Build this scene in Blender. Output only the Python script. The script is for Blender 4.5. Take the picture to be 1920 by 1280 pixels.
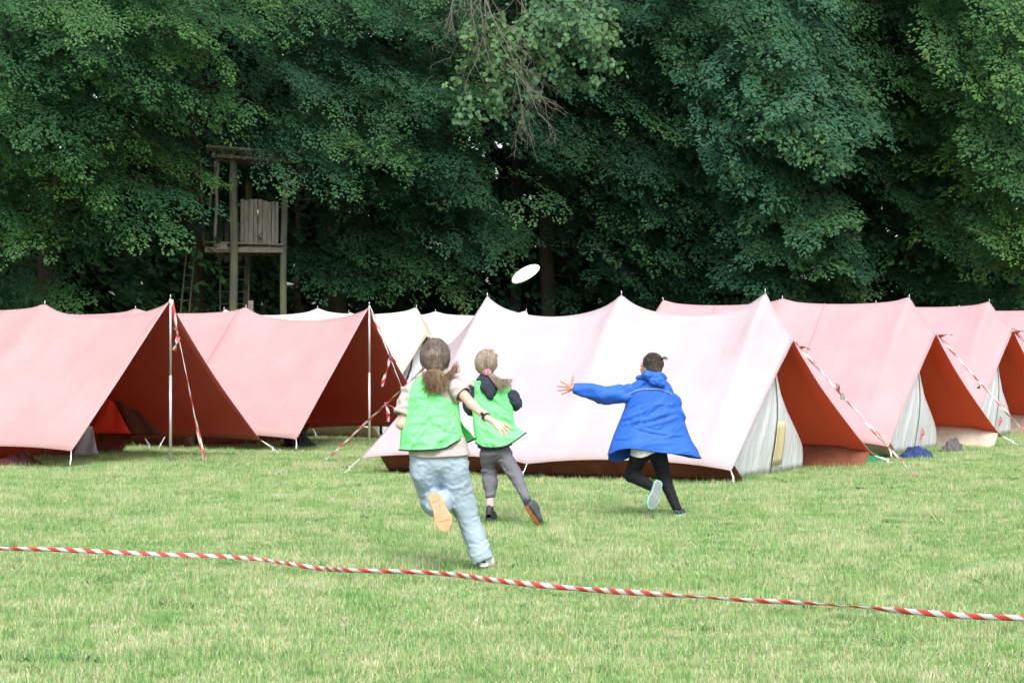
import bpy, bmesh, math, random
import numpy as np
from mathutils import Vector, Matrix

# ------------------------------------------------------------------ camera, sky, sun, exposure
scene = bpy.context.scene
for _o in list(bpy.data.objects):
    bpy.data.objects.remove(_o)
F = 3800.0            # focal length in pixels of the 1920 px wide frame
EYE = 1.6
cam_data = bpy.data.cameras.new('camera')
cam_data.sensor_width = 36.0
cam_data.lens = 36.0 * F / 1920.0
cam_data.clip_start = 0.1
cam_data.clip_end = 2000.0
cam = bpy.data.objects.new('camera', cam_data)
scene.collection.objects.link(cam)
cam.location = (0, 0, EYE)
cam.rotation_euler = (math.radians(90) + math.atan(10.0 / F), 0, 0)
scene.camera = cam

SUN_EL, SUN_AZ = math.radians(52), math.radians(174)     # azimuth from +Y clockwise: behind the camera, a little right
world = bpy.data.worlds.new('World')
scene.world = world
world.use_nodes = True
wn, wl = world.node_tree.nodes, world.node_tree.links
wn.clear()
w_out = wn.new('ShaderNodeOutputWorld')
w_bg = wn.new('ShaderNodeBackground')
w_sky = wn.new('ShaderNodeTexSky')
w_sky.sky_type = 'NISHITA'
w_sky.sun_disc = False
w_sky.sun_elevation = SUN_EL
w_sky.sun_rotation = SUN_AZ
w_sky.air_density = 1.2
w_sky.dust_density = 4.0
w_sky.ozone_density = 1.0
w_hsv = wn.new('ShaderNodeHueSaturation')
w_hsv.inputs['Saturation'].default_value = 0.38     # thin overcast: the blue is mostly veiled
w_bg.inputs['Strength'].default_value = 0.15
wl.new(w_sky.outputs[0], w_hsv.inputs['Color'])
wl.new(w_hsv.outputs[0], w_bg.inputs['Color'])
wl.new(w_bg.outputs[0], w_out.inputs['Surface'])

sun_data = bpy.data.lights.new('sun', 'SUN')
sun_data.energy = 1.3
sun_data.angle = math.radians(25)
sun_data.color = (1.0, 0.96, 0.9)
sun = bpy.data.objects.new('sun', sun_data)
scene.collection.objects.link(sun)
_d = Vector((math.sin(SUN_AZ) * math.cos(SUN_EL), math.cos(SUN_AZ) * math.cos(SUN_EL), math.sin(SUN_EL)))
sun.rotation_euler = (-_d).to_track_quat('-Z', 'Y').to_euler()

scene.view_settings.view_transform = 'Standard'
scene.view_settings.look = 'None'
scene.view_settings.gamma = 1.0
scene.view_settings.use_curve_mapping = False
scene.view_settings.exposure = 1.1
scene.cycles.max_bounces = 7
scene.cycles.diffuse_bounces = 4
scene.cycles.transmission_bounces = 4
scene.cycles.transparent_max_bounces = 6

rng = np.random.default_rng(7)
random.seed(7)
col = scene.collection

# ------------------------------------------------------------------ helpers
def gz(x, y):
    x = np.asarray(x, float); y = np.asarray(y, float)
    return 0.012 * np.clip(x - 1.0, 0, 9) + 0.012 * np.sin(x * 1.3 + 0.4 * y) * np.sin(y * 0.9) 

def at(px, py, Y):
    """world point at depth Y seen in direction (px, py) of the 1920 x 1280 frame"""
    return np.array(((px - 960.0) / F * Y, Y, EYE - (py - 650.0) / F * Y))

def ground_at(px, py):
    Y = EYE * F / (py - 650.0)
    for _ in range(4):
        X = (px - 960.0) / F * Y
        Y = (EYE - float(gz(X, Y))) * F / (py - 650.0)
    return np.array(((px - 960.0) / F * Y, Y, float(gz((px - 960.0) / F * Y, Y))))

def tag(o, label=None, cat=None, group=None, kind=None):
    if label: o['label'] = label
    if cat: o['category'] = cat
    if group: o['group'] = group
    if kind: o['kind'] = kind
    return o

def empty(name, loc=(0, 0, 0), rz=0.0):
    o = bpy.data.objects.new(name, None)
    o.empty_display_size = 0.2
    col.objects.link(o)
    o.location = loc
    o.rotation_euler = (0, 0, rz)
    return o

def link(name, me, parent=None, mats=None):
    o = bpy.data.objects.new(name, me)
    col.objects.link(o)
    if mats is not None:
        for m in (mats if isinstance(mats, (list, tuple)) else [mats]):
            me.materials.append(m)
    if parent is not None:
        o.parent = parent
        bpy_parent_inverse(o, parent)
    return o

def bpy_parent_inverse(o, parent):
    # shapes are modelled in world coordinates: keep them there under their parent
    if parent.parent is None:
        m = Matrix.Translation(parent.location) @ parent.rotation_euler.to_matrix().to_4x4()
        o.matrix_parent_inverse = m.inverted()

def np_mesh(name, V, faces, k, smooth=True, colors=None, uv=None):
    """fast mesh: V (n,3), faces (m,k)"""
    me = bpy.data.meshes.new(name)
    V = np.asarray(V, np.float32); faces = np.asarray(faces, np.int32)
    me.vertices.add(len(V)); me.vertices.foreach_set('co', V.ravel())
    me.loops.add(faces.size); me.loops.foreach_set('vertex_index', faces.ravel())
    me.polygons.add(len(faces))
    me.polygons.foreach_set('loop_start', np.arange(0, faces.size, k, dtype=np.int32))
    me.polygons.foreach_set('loop_total', np.full(len(faces), k, np.int32))
    if smooth:
        me.polygons.foreach_set('use_smooth', np.ones(len(faces), bool))
    if colors is not None:
        ca = me.color_attributes.new('tint', 'FLOAT_COLOR', 'POINT')
        c = np.ones((len(V), 4), np.float32); c[:, :3] = colors
        ca.data.foreach_set('color', c.ravel())
    if uv is not None:
        ul = me.uv_layers.new(name='UVMap')
        ul.data.foreach_set('uv', np.asarray(uv, np.float32)[faces.ravel()].ravel())
    me.update(calc_edges=True)
    me.validate()
    return me

class MB:
    """collects simple solids into one mesh"""
    def __init__(self): self.v, self.f = [], []
    def add(self, vs, fs):
        n = len(self.v)
        self.v += [tuple(float(c) for c in v) for v in vs]
        self.f += [tuple(i + n for i in f) for f in fs]
    def grid(self, P, closed_u=False, closed_v=False, flip=False):
        """P[i][j] points"""
        P = np.asarray(P, float); a, b = P.shape[:2]
        fs = []
        for i in range(a if closed_u else a - 1):
            for j in range(b if closed_v else b - 1):
                q = (i * b + j, ((i + 1) % a) * b + j, ((i + 1) % a) * b + (j + 1) % b, i * b + (j + 1) % b)
                fs.append(q[::-1] if flip else q)
        self.add(P.reshape(-1, 3), fs)
    def tube(self, pts, r, n=8, cap=True):
        pts = [Vector(p) for p in pts]
        rs = r if hasattr(r, '__len__') else [r] * len(pts)
        rings = []
        up = None
        for i, p in enumerate(pts):
            d = (pts[min(i + 1, len(pts) - 1)] - pts[max(i - 1, 0)]).normalized()
            if up is None:
                up = Vector((0, 0, 1)) if abs(d.z) < 0.9 else Vector((1, 0, 0))
            s = d.cross(up).normalized(); up = s.cross(d).normalized()
            rings.append([p + (s * math.cos(2 * math.pi * k / n) + up * math.sin(2 * math.pi * k / n)) * rs[i] for k in range(n)])
        vs = [v for R in rings for v in R]
        fs = []
        for i in range(len(pts) - 1):
            for k in range(n):
                fs.append((i * n + k, i * n + (k + 1) % n, (i + 1) * n + (k + 1) % n, (i + 1) * n + k))
        if cap:
            fs.append(tuple(range(n))[::-1]); m = (len(pts) - 1) * n
            fs.append(tuple(m + k for k in range(n)))
        self.add(vs, fs)
    def box(self, c, size, R=None, jitter=0):
        c = Vector(c); hx, hy, hz = [s / 2 for s in size]
        R = R or Matrix.Identity(3)
        vs = []
        for sx in (-1, 1):
            for sy in (-1, 1):
                for sz in (-1, 1):
                    j = Vector([random.uniform(-jitter, jitter) for _ in range(3)]) if jitter else Vector((0, 0, 0))
                    vs.append(c + R @ (Vector((sx * hx, sy * hy, sz * hz)) + j))
        self.add(vs, [(0, 1, 3, 2), (4, 6, 7, 5), (0, 4, 5, 1), (2, 3, 7, 6), (0, 2, 6, 4), (1, 5, 7, 3)])
    def build(self, name, mat, parent=None, smooth=False, bevel=0, solid=0, offset=-1):
        me = bpy.data.meshes.new(name)
        me.from_pydata(self.v, [], self.f)
        if smooth:
            me.polygons.foreach_set('use_smooth', [True] * len(me.polygons))
        me.update()
        o = link(name, me, parent, mat)
        if solid:
            s = o.modifiers.new('thickness', 'SOLIDIFY'); s.thickness = solid; s.offset = offset
        if bevel:
            b = o.modifiers.new('bevel', 'BEVEL'); b.width = bevel; b.segments = 2; b.limit_method = 'ANGLE'
        return o

# ------------------------------------------------------------------ materials
def new_mat(name):
    m = bpy.data.materials.new(name); m.use_nodes = True
    nt = m.node_tree; nt.nodes.clear()
    out = nt.nodes.new('ShaderNodeOutputMaterial')
    return m, nt, out

def N(nt, kind, **kw):
    n = nt.nodes.new(kind)
    for k, v in kw.items():
        if k in n.inputs: n.inputs[k].default_value = v
        else: setattr(n, k, v)
    return n

def noise(nt, scale, detail=4, rough=0.55, coord='Object', stretch=None, distortion=0):
    tc = N(nt, 'ShaderNodeTexCoord')
    src = N(nt, 'ShaderNodeNewGeometry').outputs['Position'] if coord == 'World' else tc.outputs[coord]
    if stretch:
        mp = N(nt, 'ShaderNodeMapping'); mp.inputs['Scale'].default_value = stretch
        nt.links.new(src, mp.inputs[0]); src = mp.outputs[0]
    n = N(nt, 'ShaderNodeTexNoise', Scale=scale, Detail=detail, Roughness=rough, Distortion=distortion)
    nt.links.new(src, n.inputs['Vector'])
    return n.outputs['Fac']

def ramp(nt, fac, stops):
    r = N(nt, 'ShaderNodeValToRGB')
    e = r.color_ramp.elements
    while len(e) < len(stops): e.new(0.5)
    for el, (p, c) in zip(e, stops):
        el.position = p; el.color = (c[0], c[1], c[2], 1) if hasattr(c, '__len__') else (c, c, c, 1)
    nt.links.new(fac, r.inputs[0])
    return r.outputs[0]

def mixc(nt, fac, a, b, mode='MIX'):
    m = N(nt, 'ShaderNodeMix', data_type='RGBA', blend_type=mode)
    for s, v in ((m.inputs[0], fac), (m.inputs[6], a), (m.inputs[7], b)):
        if hasattr(v, 'links') or hasattr(v, 'is_linked'): nt.links.new(v, s)
        elif hasattr(v, '__len__'): s.default_value = (v[0], v[1], v[2], 1)
        else: s.default_value = v
    return m.outputs[2]

def bump(nt, h, strength, dist=0.01, prev=None):
    b = N(nt, 'ShaderNodeBump', Strength=strength, Distance=dist)
    nt.links.new(h, b.inputs['Height'])
    if prev is not None: nt.links.new(prev, b.inputs['Normal'])
    return b.outputs[0]

def cloth_mat(name, color, var=0.12, fold=0.35, fold_scale=6.0, weave=500, rough=0.85, trans=0.0, trans_color=None, stretch=None, spec=0.15, sheen=0.0):
    m, nt, out = new_mat(name)
    c2 = tuple(c * (1 - var) for c in color); c1 = tuple(min(1, c * (1 + var * 0.6)) for c in color)
    base = ramp(nt, noise(nt, 5.0, 5, 0.6, 'World'), [(0.3, c2), (0.7, c1)])
    p = N(nt, 'ShaderNodeBsdfPrincipled', Roughness=rough)
    p.inputs['Specular IOR Level'].default_value = spec
    nt.links.new(base, p.inputs['Base Color'])
    nrm = bump(nt, noise(nt, fold_scale, 3, 0.5, 'World', stretch, 0.6), fold, 0.03)
    nrm = bump(nt, noise(nt, weave, 2, 0.5, 'World'), 0.12, 0.002, nrm)
    nt.links.new(nrm, p.inputs['Normal'])
    if sheen: p.inputs['Sheen Weight'].default_value = sheen
    sh = p.outputs[0]
    if trans:
        t = N(nt, 'ShaderNodeBsdfTranslucent'); t.inputs['Color'].default_value = (*(trans_color or color), 1)
        nt.links.new(nrm, t.inputs['Normal'])
        mx = N(nt, 'ShaderNodeMixShader'); mx.inputs[0].default_value = trans
        nt.links.new(p.outputs[0], mx.inputs[1]); nt.links.new(t.outputs[0], mx.inputs[2]); sh = mx.outputs[0]
    nt.links.new(sh, out.inputs[0])
    return m

def plain_mat(name, color, rough=0.6, metal=0.0, spec=0.4, var=0.1, scale=20, bmp=0.1):
    m, nt, out = new_mat(name)
    p = N(nt, 'ShaderNodeBsdfPrincipled', Roughness=rough, Metallic=metal)
    p.inputs['Specular IOR Level'].default_value = spec
    n = noise(nt, scale, 5, 0.6, 'World')
    nt.links.new(ramp(nt, n, [(0.3, tuple(c * (1 - var) for c in color)), (0.7, tuple(min(1, c * (1 + var)) for c in color))]), p.inputs['Base Color'])
    nt.links.new(bump(nt, n, bmp, 0.01), p.inputs['Normal'])
    nt.links.new(p.outputs[0], out.inputs[0])
    return m

def wood_mat(name, dark, light, stretch=(14, 14, 1.2), scale=3.0, green=None):
    m, nt, out = new_mat(name)
    p = N(nt, 'ShaderNodeBsdfPrincipled', Roughness=0.9)
    p.inputs['Specular IOR Level'].default_value = 0.15
    n = noise(nt, scale, 6, 0.65, 'World', stretch, 0.4)
    c = ramp(nt, n, [(0.3, dark), (0.72, light)])
    if green:
        g = ramp(nt, noise(nt, 1.1, 4, 0.6, 'World'), [(0.45, 0.0), (0.65, 0.75)])
        c = mixc(nt, g, c, green)
    nt.links.new(c, p.inputs['Base Color'])
    nt.links.new(bump(nt, n, 0.6, 0.02), p.inputs['Normal'])
    nt.links.new(p.outputs[0], out.inputs[0])
    return m

def leaf_mat(name, dark, mid, tip, trans=0.35, rough=0.5):
    """leaf colour: the kind of tree, varied leaf by leaf (tint) and by bough"""
    m, nt, out = new_mat(name)
    at_ = N(nt, 'ShaderNodeAttribute'); at_.attribute_name = 'tint'
    sep = N(nt, 'ShaderNodeSeparateColor'); nt.links.new(at_.outputs['Color'], sep.inputs[0])
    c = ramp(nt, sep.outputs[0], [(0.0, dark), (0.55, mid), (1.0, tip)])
    blue = ramp(nt, noise(nt, 0.55, 3, 0.55, 'World'), [(0.4, 0.0), (0.62, 0.55)])
    c = mixc(nt, blue, c, tuple(v * k for v, k in zip(mid, (0.72, 0.9, 1.35))))
    p = N(nt, 'ShaderNodeBsdfPrincipled', Roughness=0.6)
    p.inputs['Specular IOR Level'].default_value = 0.2
    nt.links.new(c, p.inputs['Base Color'])
    t = N(nt, 'ShaderNodeBsdfTranslucent')
    tc = mixc(nt, 1.0, c, (0.9, 1.15, 0.5), 'MULTIPLY'); nt.links.new(tc, t.inputs['Color'])
    mx = N(nt, 'ShaderNodeMixShader'); mx.inputs[0].default_value = trans
    nt.links.new(p.outputs[0], mx.inputs[1]); nt.links.new(t.outputs[0], mx.inputs[2])
    nt.links.new(mx.outputs[0], out.inputs[0])
    return m

def grass_mat(name, stops, straw_bias=0.0):
    m, nt, out = new_mat(name)
    at_ = N(nt, 'ShaderNodeAttribute'); at_.attribute_name = 'tint'
    sep = N(nt, 'ShaderNodeSeparateColor'); nt.links.new(at_.outputs['Color'], sep.inputs[0])
    n1 = noise(nt, 0.9, 4, 0.6, 'World'); n2 = noise(nt, 3.7, 4, 0.65, 'World')
    a = N(nt, 'ShaderNodeMath', operation='MULTIPLY_ADD'); a.inputs[1].default_value = 1.55; a.inputs[2].default_value = -1.42 + straw_bias
    nt.links.new(n1, a.inputs[0])
    b = N(nt, 'ShaderNodeMath', operation='MULTIPLY_ADD'); b.inputs[1].default_value = 1.1
    nt.links.new(n2, b.inputs[0]); nt.links.new(a.outputs[0], b.inputs[2])
    s = N(nt, 'ShaderNodeMath', operation='MULTIPLY_ADD'); s.inputs[1].default_value = 1.05
    nt.links.new(sep.outputs[0], s.inputs[0]); nt.links.new(b.outputs[0], s.inputs[2])
    c = ramp(nt, s.outputs[0], stops)
    p = N(nt, 'ShaderNodeBsdfPrincipled', Roughness=0.65); p.inputs['Specular IOR Level'].default_value = 0.25
    nt.links.new(c, p.inputs['Base Color'])
    t = N(nt, 'ShaderNodeBsdfTranslucent'); nt.links.new(c, t.inputs['Color'])
    mx = N(nt, 'ShaderNodeMixShader'); mx.inputs[0].default_value = 0.35
    nt.links.new(p.outputs[0], mx.inputs[1]); nt.links.new(t.outputs[0], mx.inputs[2])
    nt.links.new(mx.outputs[0], out.inputs[0])
    return m
# ------------------------------------------------------------------ ground
def ground_mat():
    m, nt, out = new_mat('meadow_soil')
    n1 = noise(nt, 0.7, 5, 0.6, 'World'); n2 = noise(nt, 9, 5, 0.7, 'World')
    c = ramp(nt, n1, [(0.3, (0.16, 0.22, 0.08)), (0.5, (0.22, 0.27, 0.12)), (0.72, (0.34, 0.32, 0.20))])
    c = mixc(nt, 0.5, c, ramp(nt, n2, [(0.3, (0.14, 0.17, 0.07)), (0.7, (0.38, 0.36, 0.22))]))
    # forest floor begins behind the tents
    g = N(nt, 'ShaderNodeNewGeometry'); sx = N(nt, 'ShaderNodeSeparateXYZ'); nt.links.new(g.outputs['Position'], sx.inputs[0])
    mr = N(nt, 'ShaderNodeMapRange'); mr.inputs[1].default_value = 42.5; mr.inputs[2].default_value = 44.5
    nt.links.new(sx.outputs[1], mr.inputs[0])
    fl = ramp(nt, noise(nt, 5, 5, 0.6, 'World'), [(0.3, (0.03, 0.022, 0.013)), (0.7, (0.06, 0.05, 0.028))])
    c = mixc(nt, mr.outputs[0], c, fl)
    p = N(nt, 'ShaderNodeBsdfPrincipled', Roughness=0.95); p.inputs['Specular IOR Level'].default_value = 0.1
    nt.links.new(c, p.inputs['Base Color'])
    nt.links.new(bump(nt, n2, 0.8, 0.03), p.inputs['Normal'])
    nt.links.new(p.outputs[0], out.inputs[0])
    return m

def axis_pts(lo, a, b, hi, fine, coarse):
    return np.unique(np.concatenate([np.arange(lo, a, coarse), np.arange(a, b, fine), np.arange(b, hi + coarse, coarse)]))
gx = axis_pts(-600, -16, 16, 600, 0.4, 16.0)
gy = axis_pts(-200, 2, 52, 900, 0.4, 16.0)
GX, GY = np.meshgrid(gx, gy, indexing='ij')
GV = np.stack([GX, GY, gz(GX, GY)], -1).reshape(-1, 3)
_i, _j = np.meshgrid(np.arange(len(gx) - 1), np.arange(len(gy) - 1), indexing='ij')
_q = (_i * len(gy) + _j).ravel()
ground = link('ground', np_mesh('ground', GV, np.stack([_q, _q + len(gy), _q + len(gy) + 1, _q + 1], 1), 4), None, ground_mat())
tag(ground, 'mown meadow of pale green and straw coloured grass running to the wood', kind='structure')

# ------------------------------------------------------------------ grass (geometry nodes on its own tuft mesh, scattered over the ground)
def tuft_mesh(name, blades, radius, hmin, hmax, width, lean, seed, tall_bias=1.0):
    r = np.random.default_rng(seed)
    n = blades
    ang = r.uniform(0, 2 * np.pi, n); rad = radius * np.sqrt(r.uniform(0, 1, n))
    bx, by = rad * np.cos(ang), rad * np.sin(ang)
    h = hmin + (hmax - hmin) * r.power(tall_bias, n)
    la = ang + r.normal(0, 1.2, n); ln = np.abs(r.normal(lean, lean * 0.6, n)) * h
    fa = r.uniform(0, 2 * np.pi, n)
    wx, wy = np.cos(fa) * width / 2, np.sin(fa) * width / 2
    V = np.zeros((n, 5, 3))
    for k, (t, w) in enumerate(((0.0, 1.0), (0.55, 0.8))):
        cx = bx + np.cos(la) * ln * t ** 2; cy = by + np.sin(la) * ln * t ** 2; cz = h * t * (1 - 0.15 * t) - 0.008
        V[:, 2 * k] = np.stack([cx - wx * w, cy - wy * w, cz], 1); V[:, 2 * k + 1] = np.stack([cx + wx * w, cy + wy * w, cz], 1)
    V[:, 4] = np.stack([bx + np.cos(la) * ln, by + np.sin(la) * ln, h * np.clip(1 - 0.4 * ln / h, 0.2, 1)], 1)
    b = np.arange(n)[:, None] * 5
    Fc = np.concatenate([b + [0, 1, 3], b + [0, 3, 2], b + [2, 3, 4]], 0)
    c = np.repeat(r.uniform(0, 1, (n, 1)), 5, 0).repeat(3, 1)
    return np_mesh(name, V.reshape(-1, 3), Fc, 3, False, c)

def scatter_group(name, density, seed, thr=None, nscale=1.0, y0=8.6, y1=44, fall=0.0, smin=0.7, smax=1.3):
    ng = bpy.data.node_groups.new(name, 'GeometryNodeTree')
    ng.interface.new_socket('Geometry', in_out='INPUT', socket_type='NodeSocketGeometry')
    ng.interface.new_socket('Geometry', in_out='OUTPUT', socket_type='NodeSocketGeometry')
    L = ng.links.new
    gi, go = ng.nodes.new('NodeGroupInput'), ng.nodes.new('NodeGroupOutput')
    oi = ng.nodes.new('GeometryNodeObjectInfo'); oi.inputs['Object'].default_value = ground; oi.transform_space = 'RELATIVE'
    ds = ng.nodes.new('GeometryNodeDistributePointsOnFaces'); ds.inputs['Density'].default_value = density; ds.inputs['Seed'].default_value = seed
    ps = ng.nodes.new('GeometryNodeInputPosition'); sx = ng.nodes.new('ShaderNodeSeparateXYZ'); L(ps.outputs[0], sx.inputs[0])
    def M(op, a, b=None, c=None):
        n = ng.nodes.new('ShaderNodeMath'); n.operation = op
        for i, v in enumerate((a, b, c)):
            if v is None: continue
            if hasattr(v, 'is_linked'): L(v, n.inputs[i])
            else: n.inputs[i].default_value = v
        return n.outputs[0]
    half = M('MULTIPLY_ADD', sx.outputs[1], 0.262, 3.4)
    ok = M('MULTIPLY', M('LESS_THAN', M('ABSOLUTE', sx.outputs[0]), half), M('MULTIPLY', M('GREATER_THAN', sx.outputs[1], y0), M('LESS_THAN', sx.outputs[1], y1)))
    # select faces first: the mask is a field on the ground mesh
    L(ok, ds.inputs['Selection'])
    L(oi.outputs['Geometry'], ds.inputs['Mesh'])
    # density falls with distance
    f = M('DIVIDE', density, M('ADD', 1.0, M('MULTIPLY', M('MAXIMUM', M('SUBTRACT', sx.outputs[1], 11.0), 0.0), fall)))
    if thr is not None:
        nz = ng.nodes.new('ShaderNodeTexNoise'); nz.inputs['Scale'].default_value = nscale; nz.inputs['Detail'].default_value = 3
        L(ps.outputs[0], nz.inputs['Vector'])
        f = M('MULTIPLY', f, M('MULTIPLY', M('MAXIMUM', M('SUBTRACT', nz.outputs[0], thr), 0.0), 6.0))
    L(f, ds.inputs['Density'])
    io = ng.nodes.new('GeometryNodeInstanceOnPoints')
    L(ds.outputs['Points'], io.inputs['Points']); L(gi.outputs[0], io.inputs['Instance'])
    rv = ng.nodes.new('FunctionNodeRandomValue'); rv.data_type = 'FLOAT_VECTOR'
    rv.inputs['Min'].default_value = (-0.12, -0.12, 0); rv.inputs['Max'].default_value = (0.12, 0.12, 6.283)
    rs = ng.nodes.new('FunctionNodeRandomValue'); rs.data_type = 'FLOAT'
    for s_ in rs.inputs:
        if s_.type == 'VALUE' and s_.name == 'Min': s_.default_value = smin
        if s_.type == 'VALUE' and s_.name == 'Max': s_.default_value = smax
    rs.inputs['Seed'].default_value = 5
    L(rv.outputs[0], io.inputs['Rotation'])
    L([o_ for o_ in rs.outputs if o_.type == 'VALUE' and o_.enabled][0], io.inputs['Scale'])
    L(io.outputs[0], go.inputs[0])
    return ng

G_STOPS = [(0.0, (0.12, 0.30, 0.09)), (0.3, (0.22, 0.42, 0.13)), (0.55, (0.35, 0.48, 0.195)), (0.78, (0.56, 0.57, 0.33)), (1.0, (0.72, 0.66, 0.50))]
def grass_obj(name, me, ng, mat, label):
    o = link(name, me, None, mat)
    md = o.modifiers.new('scatter', 'NODES'); md.node_group = ng
    tag(o, label, 'grass', kind='stuff')
    return o
grass_obj('meadow_grass', tuft_mesh('meadow_grass', 80, 0.13, 0.015, 0.045, 0.0045, 0.7, 1), scatter_group('scatter_a', 95, 1, fall=0.05), grass_mat('grass_short', G_STOPS, 0.08), 'short trodden grass covering the whole meadow')
grass_obj('meadow_grass', tuft_mesh('meadow_grass', 60, 0.10, 0.025, 0.08, 0.0045, 0.5, 2), scatter_group('scatter_b', 60, 2, thr=0.44, nscale=0.9, fall=0.04), grass_mat('grass_green', G_STOPS, -0.12), 'fresher green grass growing in loose patches over the meadow')
grass_obj('dry_grass', tuft_mesh('dry_grass', 26, 0.16, 0.02, 0.065, 0.003, 1.1, 3), scatter_group('scatter_c', 16, 3, thr=0.44, nscale=1.7, fall=0.04), grass_mat('grass_straw', G_STOPS, 0.38), 'straw coloured dry stalks scattered through the meadow')
grass_obj('tall_grass', tuft_mesh('tall_grass', 26, 0.07, 0.05, 0.13, 0.004, 0.55, 4), scatter_group('scatter_d', 6, 4, thr=0.47, nscale=2.3, fall=0.0), grass_mat('grass_tall', G_STOPS, -0.2), 'taller green tufts standing out of the meadow grass')

W_STOPS = [(0.0, (0.05, 0.15, 0.06)), (0.5, (0.10, 0.24, 0.09)), (1.0, (0.20, 0.34, 0.12))]
grass_obj('meadow_weeds', tuft_mesh('meadow_weeds', 34, 0.12, 0.012, 0.04, 0.020, 1.4, 6), scatter_group('scatter_e', 9, 6, thr=0.50, nscale=1.3, fall=0.03), grass_mat('weed_leaf', W_STOPS, 0.0), 'low broad leaved weeds and clover among the grass')

# ------------------------------------------------------------------ trees
def leaves_from_sprays(P, D, Nn, L, K, leaf, r, tint0, wid=0.21):
    """P origin, D direction, Nn plane normal, L length of each spray -> leaf quads"""
    S = len(P)
    s = r.uniform(0.05, 1, (S, K)) ** 0.8
    w = r.uniform(-1, 1, (S, K)) * np.sin(np.pi * np.clip(s * 0.88 + 0.08, 0, 1)) ** 0.8 * wid
    B = np.cross(D, Nn)
    pos = P[:, None] + D[:, None] * (s * L[:, None])[..., None] + B[:, None] * (w * L[:, None])[..., None]
    pos = pos + Nn[:, None] * (r.normal(0, 0.018, (S, K)) - 0.10 * w ** 2 * 4)[..., None] * L[:, None, None]
    pos[..., 2] -= (0.22 * s ** 2 * L[:, None])
    a = np.sign(w) * r.uniform(0.3, 1.1, (S, K))
    ld = D[:, None] * np.cos(a)[..., None] + B[:, None] * np.sin(a)[..., None]
    ld = ld + r.normal(0, 0.18, ld.shape); ld[..., 2] -= 0.3 * s
    ld /= np.linalg.norm(ld, axis=-1, keepdims=True)
    nn = Nn[:, None] + r.normal(0, 0.2, ld.shape)
    lb = np.cross(ld, nn); lb /= np.linalg.norm(lb, axis=-1, keepdims=True)
    sz = leaf * r.uniform(0.65, 1.25, (S, K))[..., None]
    V = np.stack([pos, pos + ld * sz * 0.45 + lb * sz * 0.3, pos + ld * sz, pos + ld * sz * 0.45 - lb * sz * 0.3], 2)
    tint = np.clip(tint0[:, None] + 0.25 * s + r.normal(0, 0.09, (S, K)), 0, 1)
    V = V.reshape(-1, 3)
    T = np.repeat(tint.reshape(-1, 1), 4, 0).repeat(3, 1)
    return V, T

def env_at(env, y):
    ys = [e[0] for e in env]
    return np.interp(y, ys, [e[1] for e in env]), np.interp(y, ys, [e[2] for e in env])

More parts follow.
